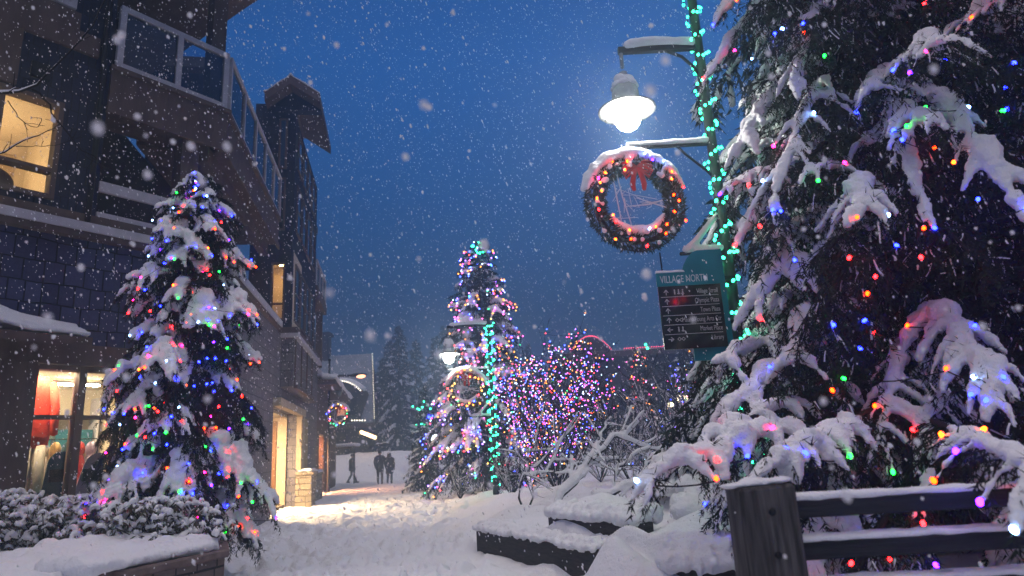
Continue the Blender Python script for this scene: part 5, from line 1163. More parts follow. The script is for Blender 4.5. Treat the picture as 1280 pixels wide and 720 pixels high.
# bare tree reaching in at the upper left
main = [pxline(p, Y, a, c_, dY, 13) for p, Y, a, c_, dY in [
    ([(-90, 128), (-40, 122), (0, 119), (38, 113), (56, 94), (76, 78), (100, 50), (120, 25), (142, -20)], 6.0, .016, .006, .3), ([(40, 112), (58, 124), (70, 148), (84, 170), (112, 192), (140, 214)], 6.1, .010, .003, .2),
    ([(-80, 230), (-20, 200), (18, 183), (50, 168), (76, 158)], 5.9, .010, .003, .2), ([(10, 126), (24, 148), (38, 158), (50, 159), (52, 148)], 6.0, .005, .002, .1), ([(20, 183), (45, 183), (68, 182), (100, 172)], 5.9, .004, .002, .1)]]
TX = -7.6
trunk = (np.array([(TX, 5.8, z) for z in np.linspace(-.2, 6.5, 9)]) + np.array([[.05 * math.sin(i), 0, 0] for i in range(9)]), .11, .05)
conn = [(np.linspace((TX, 5.8, 3.6), main[0][0][0], 5), .03, .016), (np.linspace((TX, 5.8, 3.0), main[2][0][0], 5), .02, .01)]
l2 = sub_branches(main, 5, .22, .1, .5); 
shrub_obj('bare_tree', 'thin bare tree whose dark twigs cross the lit upstairs window', (TX, 5.8, 0), [trunk] + conn + main + l2, .0055, .9, .008, cat='tree', snow_p=.55, minr=.002, srk=.004)
print('T props', round(time.time() - T0, 1))
HAZE = .009; SUNEL = 4.0; SKYTINT = (.46, 1.12, 1.78); SKYSTR = .15; SUNSTR = 1.6; SUNCOL = (1.0, .81, .66); EXPO = 0.0

# ------------------------------------------------------------------ people
COATS = [plain('dark_coat_cloth', (.022, .02, .024), .85, .3, 20), plain('olive_jacket_cloth', (.05, .045, .035), .85, .3, 20), plain('black_parka_cloth', (.012, .014, .02), .85, .3, 20), plain('brown_coat_cloth', (.05, .03, .028), .85, .3, 20)]
TROUS = [plain('dark_trousers', (.02, .02, .03), .85), plain('khaki_trousers', (.14, .115, .085), .85), plain('navy_trousers', (.025, .035, .06), .85), plain('black_trousers', (.015, .015, .018), .85)]
SKIN = plain('skin', (.42, .26, .19), .6, .08); KNIT = plain('dark_knit_hat', (.02, .018, .02), .95, .3, 40)
def person(label, x, y, coat, trous, heading, stride=0.0, h=1.75, umbrella=None, hood=False, coat_len=.78):
    z0 = hz(x, y); t = thing('person', label, 'person', (x, y, z0)); s = h / 1.75
    ch, sh = math.cos(heading), math.sin(heading)
    def W(p): p = np.asarray(p, float) * s; return np.stack([x + p[..., 0] * ch - p[..., 1] * sh, y + p[..., 0] * sh + p[..., 1] * ch, z0 + p[..., 2]], -1)
    st = stride
    legs = [[(0.095, 0, .92), (.10, st * .55 + .03, .50), (.10, st * 1.0, .10)], [(-.095, 0, .92), (-.10, -st * .35 + .05, .50), (-.10, -st * 1.0, .12)]]
    b = MB()
    for L in legs:
        b.tube(W([L[0], np.add(L[0], L[1]) / 2, L[1], np.add(L[1], L[2]) / 2, L[2]]), np.array([.105, .092, .068, .066, .048]) * s, 12)
        f = np.array(L[2]); b.tube(W([f + (0, -.07, -.04), f + (0, .03, -.04), f + (0, .13, -.055), f + (0, .19, -.062)]), np.array([.05, .056, .05, .036]) * s, 10)
    b.tube(W([(0, 0, .86), (0, 0, 1.0), (0, -.005, 1.15), (0, 0, 1.32), (0, 0, 1.42)]), np.array([.15, .155, .15, .165, .12]) * s, 14)
    b.tube(W([(-.2, 0, 1.42), (0, 0, 1.45), (.2, 0, 1.42)]), np.array([.075, .085, .075]) * s, 12)
    up = umbrella is not None
    arms = [[(.21, 0, 1.42), (.27, -.04, 1.16), (.24, .08, .92)], [(-.21, 0, 1.42), (-.27, -.02, 1.16), (-.24, .1, .94)]]
    if up: arms[0] = [(.21, 0, 1.42), (.26, .08, 1.18), (.14, .26, 1.28)]
    for A in arms: b.tube(W([A[0], np.add(A[0], A[1]) / 2, A[1], np.add(A[1], A[2]) / 2, A[2]]), np.array([.06, .055, .046, .042, .034]) * s, 10)
    for A in arms:
        hnd = np.array(A[2]); d = nrm(np.array(A[2]) - np.array(A[1]))
        b.blobs(W([hnd + d * .05]), [(.04 * s, .03 * s, .05 * s)], 2)
        for k in range(4): b.tube(W([hnd + d * .07 + ((k - 1.5) * .018, 0, 0), hnd + d * .12 + ((k - 1.5) * .019, .012, 0), hnd + d * (.15 - .008 * abs(k - 1)) + ((k - 1.5) * .019, .03, 0)]), np.array([.0095, .009, .0075]) * s, 6)
        b.tube(W([hnd + d * .03, hnd + d * .06 + (-.04, .015, 0), hnd + d * .1 + (-.045, .03, 0)]), np.array([.012, .011, .009]) * s, 6)
    b.tube(W([(0, 0, 1.42), (0, .01, 1.54)]), np.array([.062, .055]) * s, 12)
    b.blobs(W([(0, .015, 1.635), (0, .03, 1.60)]), np.array([(.078, .095, .115), (.06, .07, .085)]) * s, 3)
    b.blobs(W([(0, .115, 1.625), (.078, .01, 1.625), (-.078, .01, 1.625)]), np.array([(.014, .02, .022), (.012, .02, .03), (.012, .02, .03)]) * s, 2)
    tmp = b.build('tmp', SKIN, None, True); snowed(tmp, .014, 3)
    dg = bpy.context.evaluated_depsgraph_get(); me = bpy.data.meshes.new_from_object(tmp.evaluated_get(dg)); bpy.data.objects.remove(tmp)
    me.materials.clear(); [me.materials.append(m_) for m_ in (SKIN, trous, METAL)]
    c = np.empty(len(me.polygons) * 3); me.polygons.foreach_get('center', c); c = c.reshape(-1, 3)[:, 2] - z0
    me.polygons.foreach_set('material_index', np.where(c < .1 * s, 2, np.where(c < .98 * s, 1, 0)).astype(np.int32)); me.polygons.foreach_set('use_smooth', np.ones(len(me.polygons), bool))
    o = bpy.data.objects.new('body', me); COL.objects.link(o); adopt(o, t)
    b = MB(); b.tube(W([(0, .01, coat_len), (0, 0, .95), (0, -.005, 1.12), (0, 0, 1.3), (0, 0, 1.42), (0, 0, 1.5)]), np.array([.215, .2, .19, .205, .18, .085]) * s, 16, squash=1.0)
    b.tube(W([(-.19, 0, 1.41), (0, 0, 1.45), (.19, 0, 1.41)]), np.array([.095, .1, .095]) * s, 12)
    for A in arms: b.tube(W([A[0], np.add(A[0], A[1]) / 2, A[1], np.add(A[1], A[2]) / 2, np.add(A[2], 0)]), np.array([.08, .075, .066, .06, .052]) * s, 10)
    o = b.build('jacket', coat, t, True); snowed(o, .022, 3)
    b = MB()
    b.blobs(W([(0, .0, 1.69)]), [(.098 * s, .11 * s, .085 * s)], 2)
    if hood: b.blobs(W([(0, -.04, 1.62), (0, -.04, 1.56)]), np.array([(.12, .11, .14), (.13, .11, .1)]) * s, 2)
    o = b.build('hood' if hood else 'hat', coat if hood else KNIT, t, True); snowed(o, .014, 2)
    b = MB(); b.blobs(W([(.03, .105, 1.645), (-.03, .105, 1.645)]), np.array([(.011, .008, .008)] * 2) * s, 1); b.build('eyes', METAL, t, True)
    b = MB(); b.blobs(W([(0, .108, 1.575)]), [(.024 * s, .01 * s, .006 * s)], 1); b.build('mouth', plain('lips', (.3, .12, .1)), t, True)
    if umbrella:
        lab, mat = umbrella; c_ = W(np.array([.14, .24, 2.02])); u = thing('umbrella', lab, 'umbrella', tuple(c_ - [0, 0, .8]))
        b = MB(); an = np.arange(24) / 24 * 2 * np.pi; pr = [(.0, .2), (.18, .185), (.36, .12), (.5, .0), (.49, -.01), (.35, .1), (.17, .165), (.0, .18)]
        V = np.stack([np.stack([c_[0] + r * np.cos(an) * (1 - .04 * (np.arange(24) % 3 != 0)), c_[1] + r * np.sin(an) * (1 - .04 * (np.arange(24) % 3 != 0)), np.full(24, c_[2] + z)], -1) for r, z in pr]).reshape(-1, 3)
        i = np.arange(7)[:, None] * 24; j = np.arange(24)[None]
        b.add(V, quads=np.stack([i + j, i + (j + 1) % 24, i + 24 + (j + 1) % 24, i + 24 + j], -1).reshape(-1, 4)); cn = b.build('canopy', mat, u, True)
        b = MB(); b.tube([c_ + [0, 0, .24], c_ + [0, 0, -.74]], .01, 6); b.build('shaft', METAL, u, True)
        b = MB(); a = rng.random(26) * 6.283; r = .34 * np.sqrt(rng.random(26)); b.blobs(np.stack([c_[0] + r * np.cos(a), c_[1] + r * np.sin(a), c_[2] + .19 - r * .28], 1), np.tile([.12, .12, .035], (26, 1)), 1); sn = b.build('snow', SNOW, u, True); snowed(sn, .03, 2)
    return t
UMB = plain('black_umbrella_cloth', (.015, .014, .018), .7)
def gp(x, y): p = gnd(x, y); return p.x, p.y
g1 = gnd(440, 602); g2 = gnd(475, 605.5); g3 = gnd(487, 605.5); g4 = gnd(524, 606)
person('person in dark clothes striding across the far end of the walk', g1.x * .93, g1.y * .93, COATS[0], TROUS[3], -1.35, .26, 1.72)
person('taller of two people walking away, in a dark coat and pale trousers, holding an umbrella', g2.x, g2.y, COATS[0], TROUS[1], .1, .08, 1.82, ('black umbrella with snow on top, over the walker in pale trousers', UMB))
person('shorter of two people walking away, in a black parka and navy trousers', g3.x, g3.y, COATS[2], TROUS[2], -.1, .06, 1.68, None, True, .62)
person('person in a long brown coat standing by the barrel tub near the lit spruce', g4.x, g4.y, COATS[3], TROUS[3], .5, .05, 1.72, None, True, .5)

# ------------------------------------------------------------------ background: tubs, lanterns, buildings, trees, hills
p = atY(535, 600, 30)
t = thing('barrel_tub', 'brown barrel tub filled with snow beside the standing person', 'tub', (p.x, 30, 0))
b = MB(); b.lathe([(0, -.1), (.42, -.1), (.52, .3), (.54, .6), (.48, .9), (.44, .9), (.44, .8), (0, .8)], 20, (p.x, 30, 0)); b.build('barrel', plain('barrel_staves', (.12, .06, .05), .8, .4, 9), t, True)
b = MB(); b.lathe([(.53, .28), (.545, .28), (.545, .34), (.53, .34)], 20, (p.x, 30, 0)); b.lathe([(.5, .76), (.53, .76), (.52, .82), (.5, .82)], 20, (p.x, 30, 0)); b.build('hoop', METAL, t, True)
b = MB(); b.blobs([(p.x, 30, .92)], [(.46, .46, .2)], 2); b.build('snow', SNOW, t, True)
def lantern(label, x, y, Y, r, mat, post=True):
    p = atY(x, y, Y); t = thing('lantern', label, 'lamp', (p.x, Y, 0))
    if post:
        b = MB(); b.tube([(p.x, Y, -.2), (p.x, Y, p.z - r)], .05, 8); b.build('post', METAL, t, True)
    b = MB(); b.lathe([(0, r * 1.5), (r * .9, r * 1.1), (r * 1.6, r * .75), (r * 1.55, r * .7), (0, r * .8)], 16, tuple(p)); b.build('hood', HOOD, t, True)
    b = MB(); b.blobs([tuple(p)], [(r * 1.1, r * 1.1, r * .75)], 2); b.build('globe', mat, t, True)
WL = emit_mat('cool_lantern', (.82, .92, 1.0), 14); AM = emit_mat('warm_floodlight', (1, .62, .3), 8); WW = emit_mat('warm_lantern', (1, .78, .5), 14)
lantern('bright cool white lantern at the left foot of the narrow lit spruce', 546, 548, 25, .19, WL)
lantern('white lantern at the right, low between the far lit trees', 853, 499, 30, .25, WW)
lantern('small white lantern left of the pair of warm windows', 838, 506, 33, .15, WW)
# far house with the snowy roof
hY = 47
def house(name, label, cat='building'): return None
a0 = atY(392, 540, hY); a1 = atY(466, 540, hY); ez = atY(430, 531, hY).z; rz = atY(430, 447, 54).z
t = thing('far_house', 'house with broad snowy roof and light-edged arched dormer at the end of the walk', 'house', (a0.x, hY, 0))
RX2 = atY(464, 449, 54).x
DW = plain('dark_house_wall', (.04, .032, .03), .85, .3, 3)
b = MB(); b.box((a0.x - 6, hY + .3, -.2), (RX2 - .3, hY + 12, ez)); b.build('wall', DW, t)
def roofslab(mat, nm, x0, x1, y0, z0, y1, z1, th, par, x2=None):
    x2 = x1 if x2 is None else x2
    b = MB(); v = [(x0, y0, z0), (x1, y0, z0), (x2, y1, z1), (x0, y1, z1), (x0, y0, z0 - th), (x1, y0, z0 - th), (x2, y1, z1 - th), (x0, y1, z1 - th)]
    b.add(v, quads=[(0, 1, 2, 3), (7, 6, 5, 4), (4, 5, 1, 0), (5, 6, 2, 1), (6, 7, 3, 2), (7, 4, 0, 3)]); return b.build(nm, mat, par)
rf = roofslab(TRIM, 'roof', a0.x - 7, a1.x + .25, hY - .6, ez, 54, rz - .1, .3, t, RX2 + .05)
roofslab(plain('dimmed_roof_snow', (.22, .25, .30), .7, .2, 1.2), 'snow', a0.x - 7.1, a1.x + .2, hY - .75, ez + .32, 54.1, rz + .22, .31, rf, RX2)  # roof snow coloured darker and bluer to stand for the weak light there
roofslab(TRIM, 'back_roof', a0.x - 7, RX2, 54.15, rz - .1, 61, ez, .3, t)
b = MB(); v = [(a1.x - .25, hY + .2, ez - .05), (RX2 - .25, 60, ez - .05), (RX2 - .25, 54, rz - .45), (a1.x - .5, hY + .2, ez - .05), (RX2 - .5, 60, ez - .05), (RX2 - .5, 54, rz - .45)]
b.add(v, tris=[(0, 1, 2), (3, 5, 4)], quads=[(0, 3, 4, 1), (1, 4, 5, 2), (2, 5, 3, 0)]); b.build('gable', DW, t)
dc = atY(426, 500, 46.5); hw = (atY(452, 500, 46.5).x - atY(400, 500, 46.5).x) / 2; dt = atY(426, 477, 46.5).z; de = atY(426, 490, 46.5).z; db = ez + .1
an = np.linspace(-1, 1, 15); arc = [(dc.x + hw * q, dt - (dt - de) * q * q) for q in an]
b = MB(); n = 15
v = [(x, 46.2, z) for x, z in arc] + [(x, 46.2, db) for x, z in arc] + [(x, 52, z) for x, z in arc] + [(x, 52, db) for x, z in arc]
b.add(v, quads=[(i, n + i, n + i + 1, i + 1) for i in range(n - 1)] + [(i, i + 1, 2 * n + i + 1, 2 * n + i) for i in range(n - 1)] + [(0, 2 * n, 3 * n, n), (n - 1, 2 * n - 1, 4 * n - 1, 3 * n - 1)])
dm = b.build('dormer', DW, t)
b = MB(); b.tube([(x, 46.3, z + .12) for x, z in arc], .14, 8); b.tube([(x, 47.3, z + .16) for x, z in arc], .18, 8); sn = b.build('snow', SNOW, dm, True)
for q in (-.5, .1, .6):
    b = MB(); b.box((dc.x + q * hw - .3, 46.17, db + .5), (dc.x + q * hw + .3, 46.195, de - .1)); b.build('window', DARKGLASS if q != .1 else emit_mat('dim_amber_window', (1, .38, .2), .9), dm)
ls = np.array([(x, 46.12, z) for x, z in zip(np.interp(np.linspace(0, 14, 22), range(15), [p[0] for p in arc]), np.interp(np.linspace(0, 14, 22), range(15), [p[1] for p in arc]))])
light_string('light_string', 'white bulbs along the arched dormer of the far house', ls, .045, np.zeros(22, int), tuple(ls[0]), .01, mats=[WHITEBULB], stretch=1, sub=1)
e0, e1 = Vector((a1.x + .26, hY - .7, ez + .3)), Vector((RX2 + .1, 54, rz + .2))
ls = np.array([tuple(e0.lerp(e1, f)) for f in np.linspace(0, 1, 40)])
light_string('light_string', 'fine white lights down the gable edge of the far house', ls, .032, np.zeros(40, int), tuple(e0), .01, mats=[emit_mat('faint_white_bulb', (1, .88, .68), 3)], stretch=1, sub=0)
ls = np.array([tuple(atY(x, 525.5, hY - .85)) for x in np.linspace(440, 456, 6)])
light_string('light_string', 'short row of white bulbs on the eave of the far house', ls, .05, np.zeros(6, int), tuple(ls[0]), .01, mats=[WHITEBULB], stretch=1, sub=1)
ch_ = atY(404, 447, 54); c2_ = atY(404, 421, 54); b = MB(); b.box((ch_.x - .55, 53.4, rz - .6), (ch_.x + .55, 54.4, c2_.z)); b.box((ch_.x - .7, 53.2, c2_.z), (ch_.x + .7, 54.6, c2_.z + .25)); b.build('chimney', DW, t)
fl = atY(461, 544, 45.5); t = thing('floodlight', 'tilted warm floodlight on the end wall of the far house', 'lamp', (fl.x, 45.5, fl.z - .3))
b = MB(); b.tube([(fl.x - .55, 45.5, fl.z + .25), (fl.x + .5, 45.4, fl.z - .2)], .12, 10); b.build('tube', AM, t, True)
b = MB(); b.tube([(fl.x - .6, 45.62, fl.z + .42), (fl.x + .55, 45.52, fl.z - .03)], .14, 8); b.tube([(fl.x, 45.6, fl.z + .1), (fl.x, 47.6, fl.z + .3)], .04, 6); b.build('bracket', METAL, t, True)
# snow covered shelter by the third lamp
q0, q1 = atY(414, 562, 40), atY(447, 561, 40); t = thing('flat_shelter', 'flat snow-covered shelter roof on thin posts behind the striding person', 'shelter', (q0.x, 40, 0))
b = MB(); b.box((q0.x, 39.3, q0.z), (q1.x, 40.6, q0.z + .1)); b.build('roof', TRIM, t); b = MB(); b.box((q0.x - .05, 39.25, q0.z + .103), (q1.x + .05, 40.65, q0.z + .3)); o = b.build('snow', SNOW, t); o.modifiers.new('round', 'BEVEL').width = .08
b = MB(); [b.tube([(x, 40, -.1), (x, 40, q0.z)], .05, 8) for x in (q0.x + .2,)]; b.build('post', METAL, t)
b = MB(); b.tube([(q1.x - .2, 40, -.1), (q1.x - .2, 40, q0.z)], .05, 8); b.build('post', METAL, t)
# long buildings on the right with red rope light
DW2 = plain('slate_house_wall', (.05, .047, .055), .85, .3, 2)
r0, r1 = atY(700, 440, 44), atY(960, 425, 44); rz2 = atY(800, 437, 44).z
t = thing('long_lodge', 'long dark lodge with red rope light along its roof behind the lit trees', 'building', (r0.x, 44, 0))
b = MB(); b.box((r0.x, 44, -.2), (r1.x, 56, rz2 - .4)); b.build('wall', DW2, t)
b = MB(); b.box((r0.x - .3, 43.5, rz2 - .397), (r1.x + .3, 56.5, rz2 - .05)); rf = b.build('roof', TRIM, t)
b = MB(); b.box((r0.x - .3, 43.6, rz2 - .047), (r1.x + .3, 56.5, rz2 + .0)); b.build('snow', SNOW, rf)
acx = atY(738, 430, 43.4); ahw = (atY(767, 430, 43.4).x - atY(717, 430, 43.4).x) / 2; az_ = atY(738, 421, 43.4).z
arc = [(acx.x + ahw * q, rz2 + (az_ - rz2) * (1 - q * q)) for q in an]
b = MB(); v = [(x, 43.6, z) for x, z in arc] + [(x, 43.6, rz2 - .6) for x, z in arc] + [(x, 50, z) for x, z in arc] + [(x, 50, rz2 - .6) for x, z in arc]
b.add(v, quads=[(i, n + i, n + i + 1, i + 1) for i in range(n - 1)] + [(i, i + 1, 2 * n + i + 1, 2 * n + i) for i in range(n - 1)]); b.build('arched_gable', DW2, t)
for zz in (1.0, 3.6):
    for k in range(9):
        x = r0.x + .8 + k * (r1.x - r0.x - 1.6) / 9
        b = MB(); b.box((x, 43.95, zz), (x + .9, 43.99, zz + 1.3)); lit = (k, zz) in ((6, 1.0), (7, 1.0), (5, 1.0))
        o = b.build('window', emit_mat('warm_shop_window', (1, .55, .25), 2.2) if lit and 'warm_shop_window' not in MATS else (MATS['warm_shop_window'] if lit else DARKGLASS), t)
ls = [(x, 43.35, z + .05) for x, z in arc] ; ls += [(x, 43.35, rz2 + .05) for x in np.linspace(acx.x + ahw + .9, r1.x, 60)]
s_ = np.linspace(0, 14, 34); pts = [(np.interp(q, range(15), [p[0] for p in arc]), 43.35, np.interp(q, range(15), [p[1] for p in arc]) + .05) for q in s_] + [(x, 43.35, rz2 + .05) for x in np.linspace(acx.x + ahw + .9, r1.x, 66)]
light_string('light_string', 'red rope light along the roof and arched gable of the long lodge', np.array(pts), .035, np.zeros(len(pts), int), pts[0], .012, mats=[ROPERED], stretch=1, sub=0)
# far lit trees on the right
p = atY(808, 545, 31); q = atY(807, 433, 31)
tr, cand, cr, c2, tw = spruce('spruce_tree', 'slim far spruce with red and blue lights before the long lodge', np.array([p.x, 31, .2]), q.z - .2, 1.25, .4, 60, step=.4, side_k=.42, twig=(.3, .15, .4), dens=18, nl=.2, nw=.05, snow_r=.09, voxel=.08, prof=.7, skip=.3)
f = cand[:, 1] < 31.3; b0 = np.array([p.x, 31, .2]); pts = helix_pick(cand[f], 230, 12, b0, q.z - .2, 1.25, .3, .7)
hf = (pts[:, 2] - .2) / (q.z - .2); cols = np.where(hf > .42, pick_cols(len(pts), [6, 5, .6, .6, 1, 3, .5, 2]), pick_cols(len(pts), [.6, .8, .6, 6, 5, 1, 2, .3]))
light_string('light_string', 'red and orange lights over blue ones on the slim far spruce', pts, .027, cols, tuple(b0), .004, sub=0, stretch=1, maxgap=1.2, mats=FARBULBS)
light_string('light_string', 'single green treetop bulb on the slim far spruce', np.array([(q.x, 30.95, q.z + .08), (q.x + .06, 30.9, q.z - .1)]), .06, np.zeros(2, int), (q.x, 31, q.z), .004, mats=[TEALBULB], stretch=1)
for (x, y, Y, h, n_, lab, lab2, w) in [(868, 560, 27, 4.4, 240, 'far leafless tree with blue and violet lights left of the near lamp post', 'blue and violet lights in the far leafless tree by the near lamp post', [1, 1, .6, 6, 3, 2, 5, .6]), (905, 555, 33, 4.0, 150, 'far leafless tree with mixed lights behind the sign', 'mixed warm lights in the far leafless tree behind the sign', [3, 4, 2, 2, 3, 2, 2, 4])]:
    p = atY(x, y, Y); lb = np.array([p.x, Y, .3]); m1_ = [(np.array([(p.x + .06 * math.sin(z), Y, z) for z in np.linspace(.1, h * .6, 7)]), .09, .05)] + vase((p.x, Y, h * .22), 10, h * .8, h * .33, .04); l2 = sub_branches(m1_, 8, h * .25, .4, .8); l3 = sub_branches(l2, 4, h * .12, .3, .8)
    shrub_obj('lit_tree', lab, lb, m1_ + l2 + l3, .01, 1.1, 0, cat='tree', snow_p=.4, minr=.008, srk=.008)
    ends = np.array([l[0][j] for l in l2 + l3 for j in (-1, -3)]); pts = ends[rng.permutation(len(ends))[:n_]]; pts = pts[np.lexsort((pts[:, 0], np.floor(pts[:, 2] / .3)))]
    light_string('light_string', lab2, pts, .025, pick_cols(len(pts), w), tuple(lb), .003, sub=0, stretch=1, maxgap=.7, mats=FARBULBS)
# faint green lights in the conifer left of the narrow spruce
pts = np.array([tuple(atY(x, y, 27)) for x, y in [(516, 508), (522, 511), (528, 509), (533, 507), (538, 511), (524, 512), (520, 531), (527, 530), (535, 533), (543, 533), (531, 531), (530, 502)]])
light_string('light_string', 'few teal green lights on the dark conifer left of the narrow spruce', pts, .035, np.array([0] * 11 + [0]), tuple(pts[0]), .004, mats=[TEALBULB], stretch=1, maxgap=2)
pts = np.array([tuple(atY(536, 521, 27)), tuple(atY(538, 522, 27))]); light_string('light_string', 'pair of blue bulbs on the dark conifer left of the narrow spruce', pts, .06, np.full(2, 3), tuple(pts[0]), .004, stretch=1)
# dark conifers at the back
protos = []
for k in range(3):
    r, *_ = spruce('conifer', 'dark snow-dusted conifer standing at the back of the square', np.array([0., 60. + k * .001, 0.]), 11.0, 2.6, .6, 85, step=.5, side_k=.45, twig=(.35, .2, .6), dens=13, nl=.34, nw=.08, snow_r=.1, voxel=.11, sdroop=.6, lift=.12, droop=.5, prof=.8, skip=.25, bare=.35, group='dark conifers at the back of the square')
    protos.append(r)
spots = [(532, 27, 4.2), (478, 56, 8.0), (500, 54, 10.5), (522, 58, 9.8), (548, 55, 9.5), (488, 64, 11), (575, 58, 10), (600, 62, 9.5), (640, 60, 10), (668, 64, 9.5), (700, 60, 8.6), (560, 66, 12.5), (730, 66, 10.5), (452, 70, 9), (430, 72, 9.5), (770, 70, 10), (810, 68, 9.5), (850, 66, 11), (890, 60, 12.5), (930, 62, 13), (980, 60, 14), (620, 75, 11), (1040, 58, 14), (1120, 60, 14), (1200, 60, 13), (1290, 60, 14), (400, 75, 12), (380, 80, 13), (870, 38, 7.5), (930, 40, 8)]
for k, (x, Y, h) in enumerate(spots):
    r = protos[k % 3]; p = atY(x, 570, Y); o = r if k < 3 else copy_tree(r)
    o.location = (p.x, Y, hz(p.x, Y) - .1); s = h / 11.0; o.scale = (s * rng.uniform(.85, 1.1), s * rng.uniform(.85, 1.1), s); o.rotation_euler = (0, 0, rng.random() * 6.28)
# wooded hills
HILL = noise_mat('wooded_hill', (.02, .026, .024), (.14, .15, .17), .35, .95, 0, detail=8)
yr = np.linspace(150, 420, 40); xr = np.linspace(-420, 420, 120); X, Y = np.meshgrid(xr, yr); Z = (fbm(X * .012 + 5, Y * .012, 4) * 22 - 6) * sstep(150, 330, Y) + 4 * fbm(X * .15, Y * .15, 3) * sstep(160, 200, Y) - 1
n_, m_ = X.shape; i = np.arange(n_ - 1)[:, None] * m_; j = np.arange(m_ - 1)[None]
b = MB(); b.add(np.stack([X, Y, Z], -1).reshape(-1, 3), quads=np.stack([i + j, i + j + 1, i + m_ + j + 1, i + m_ + j], -1).reshape(-1, 4)); o = b.build('hills', HILL, None, True); tag(o, 'wooded hills behind the village', kind='structure')

# ------------------------------------------------------------------ falling snow
m, nt, p_ = nodes_of('snowflake'); nt.nodes.remove(p_)
o_ = nt.nodes['Material Output']; d_ = nt.nodes.new('ShaderNodeBsdfDiffuse'); tr_ = nt.nodes.new('ShaderNodeBsdfTranslucent'); mx = nt.nodes.new('ShaderNodeMixShader')
d_.inputs['Color'].default_value = (.95, .95, .97, 1); tr_.inputs['Color'].default_value = (.95, .95, .97, 1); lnk(nt, d_.outputs[0], mx.inputs[1]); lnk(nt, tr_.outputs[0], mx.inputs[2]); lnk(nt, mx.outputs[0], o_.inputs['Surface'])
FL = m
b = MB()
def flakes(n, d0, d1, r0, r1, el, sub, power=2.0):
    n = int(n * 1.65); u = rng.uniform(-1.15, 1.15, n); v = rng.uniform(-.6, .6, n); d = (d0 ** power + (d1 ** power - d0 ** power) * rng.random(n)) ** (1 / power)
    R_ = np.array(CM); q = np.stack([u * d, v * d, -d], 1) @ R_.T + np.array(CP)
    ok = q[:, 2] > .3; q = q[ok]; n = len(q); r = rng.uniform(r0, r1, n) * rng.uniform(.6, 1, n)
    bv, bt = ICO[sub]; ax = nrm([.30, .05, -1.0]); e = rng.uniform(1, el, n)
    Vv = bv[None] * (r[:, None] * (1 + .0 * e[:, None]))[:, :, None] * (1 + (.25 if sub < 2 else .10) * rng.normal(size=(n, len(bv), 1)))
    pj = (Vv @ ax)[:, :, None] * ax; Vv = Vv + pj * (e - 1)[:, None, None] + q[:, None]
    b.add(Vv.reshape(-1, 3), tris=(bt[None] + (np.arange(n) * len(bv))[:, None, None]).reshape(-1, 3))
flakes(85, .7, 2.2, .0035, .008, 1.3, 2, 2.2)
flakes(30, .75, 1.5, .006, .010, 1.4, 2, 2.0)
flakes(380, 2, 5, .0035, .0085, 1.8, 1)
flakes(30000, 3.5, 13, .0030, .0068, 3.0, 0, 2.4)
flakes(26000, 10, 32, .0065, .0115, 2.8, 0, 2.4)
o = b.build('falling_snow', FL, None, True); tag(o, 'falling snowflakes filling the air', kind='stuff')

# ------------------------------------------------------------------ air, sky, light
hm = bpy.data.materials.new('snowy_air'); hm.use_nodes = True; nt = hm.node_tree; nt.nodes.remove(nt.nodes['Principled BSDF'])
pv = nt.nodes.new('ShaderNodeVolumePrincipled'); pv.inputs['Color'].default_value = (.60, .82, 1.0, 1); pv.inputs['Density'].default_value = HAZE; pv.inputs['Anisotropy'].default_value = .78
lnk(nt, pv.outputs[0], nt.nodes['Material Output'].inputs['Volume'])
b = MB(); b.box((-1000, -60, -3), (1000, 960, 19)); o = b.build('haze', hm); tag(o, 'snow-laden evening air', kind='stuff')
w = bpy.data.worlds.new('World'); SC.world = w; w.use_nodes = True; nt = w.node_tree; bg = nt.nodes['Background']
sky = nt.nodes.new('ShaderNodeTexSky'); sky.sky_type = 'NISHITA'; sky.sun_disc = False
SUN_EL, SUN_AZ = rad(SUNEL), rad(200)
sky.sun_elevation = SUN_EL; sky.sun_rotation = SUN_AZ; sky.altitude = 600; sky.air_density = 1.2; sky.dust_density = .3; sky.ozone_density = 4.0
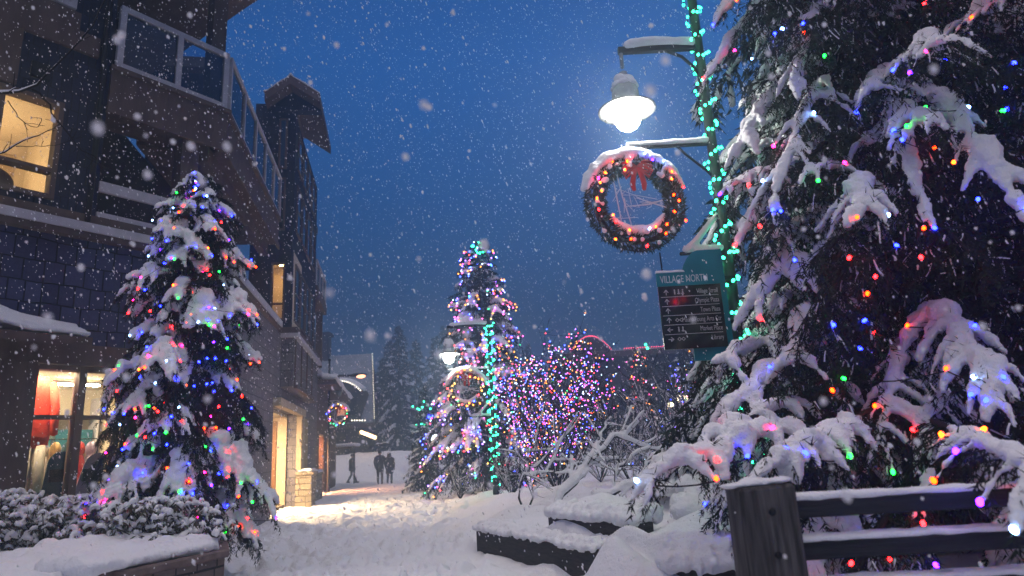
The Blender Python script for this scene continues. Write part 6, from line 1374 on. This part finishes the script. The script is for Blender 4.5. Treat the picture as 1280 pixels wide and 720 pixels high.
mt = nt.nodes.new('ShaderNodeMixRGB'); mt.blend_type = 'MULTIPLY'; mt.inputs['Fac'].default_value = 1; mt.inputs['Color2'].default_value = (*SKYTINT, 1)
tcw = nt.nodes.new('ShaderNodeTexCoord'); sx = nt.nodes.new('ShaderNodeSeparateXYZ'); rp = nt.nodes.new('ShaderNodeValToRGB'); m2 = nt.nodes.new('ShaderNodeMixRGB'); m2.blend_type = 'MULTIPLY'; m2.inputs['Fac'].default_value = 1
lnk(nt, tcw.outputs['Generated'], sx.inputs[0]); lnk(nt, sx.outputs['Z'], rp.inputs['Fac'])     # snow cloud lying low: the sky dims towards the horizon
e = rp.color_ramp.elements; e[0].position = 0.0; e[0].color = (.07, .07, .08, 1); e[1].position = .9; e[1].color = (1, 1, 1, 1)
for q_, v_ in ((.2, .20), (.36, .50), (.55, .95)): x_ = e.new(q_); x_.color = (v_, v_, v_, 1)
lnk(nt, sky.outputs[0], mt.inputs['Color1']); lnk(nt, mt.outputs[0], m2.inputs['Color1']); lnk(nt, rp.outputs['Color'], m2.inputs['Color2']); lnk(nt, m2.outputs[0], bg.inputs['Color']); bg.inputs['Strength'].default_value = SKYSTR
s = bpy.data.lights.new('sun', 'SUN'); s.energy = SUNSTR; s.angle = rad(70); s.color = SUNCOL
so = bpy.data.objects.new('sun', s); COL.objects.link(so); so.rotation_euler = (rad(17), 0, rad(-10)); so.location = (0, -5, 20)
vs = SC.view_settings; vs.view_transform = 'Standard'; vs.look = 'None'; vs.exposure = EXPO; vs.gamma = 1; vs.use_curve_mapping = False
SC.render.film_transparent = False
cy = SC.cycles
cy.use_denoising = True; cy.denoiser = 'OPENIMAGEDENOISE'
cy.max_bounces = 8; cy.diffuse_bounces = 3; cy.glossy_bounces = 3; cy.transparent_max_bounces = 12; cy.volume_bounces = 1; cy.transmission_bounces = 4
cy.sample_clamp_indirect = 4.0; cy.sample_clamp_direct = 0; cy.use_light_tree = True; cy.caustics_reflective = False; cy.caustics_refractive = False
print('T all', round(time.time() - T0, 1))
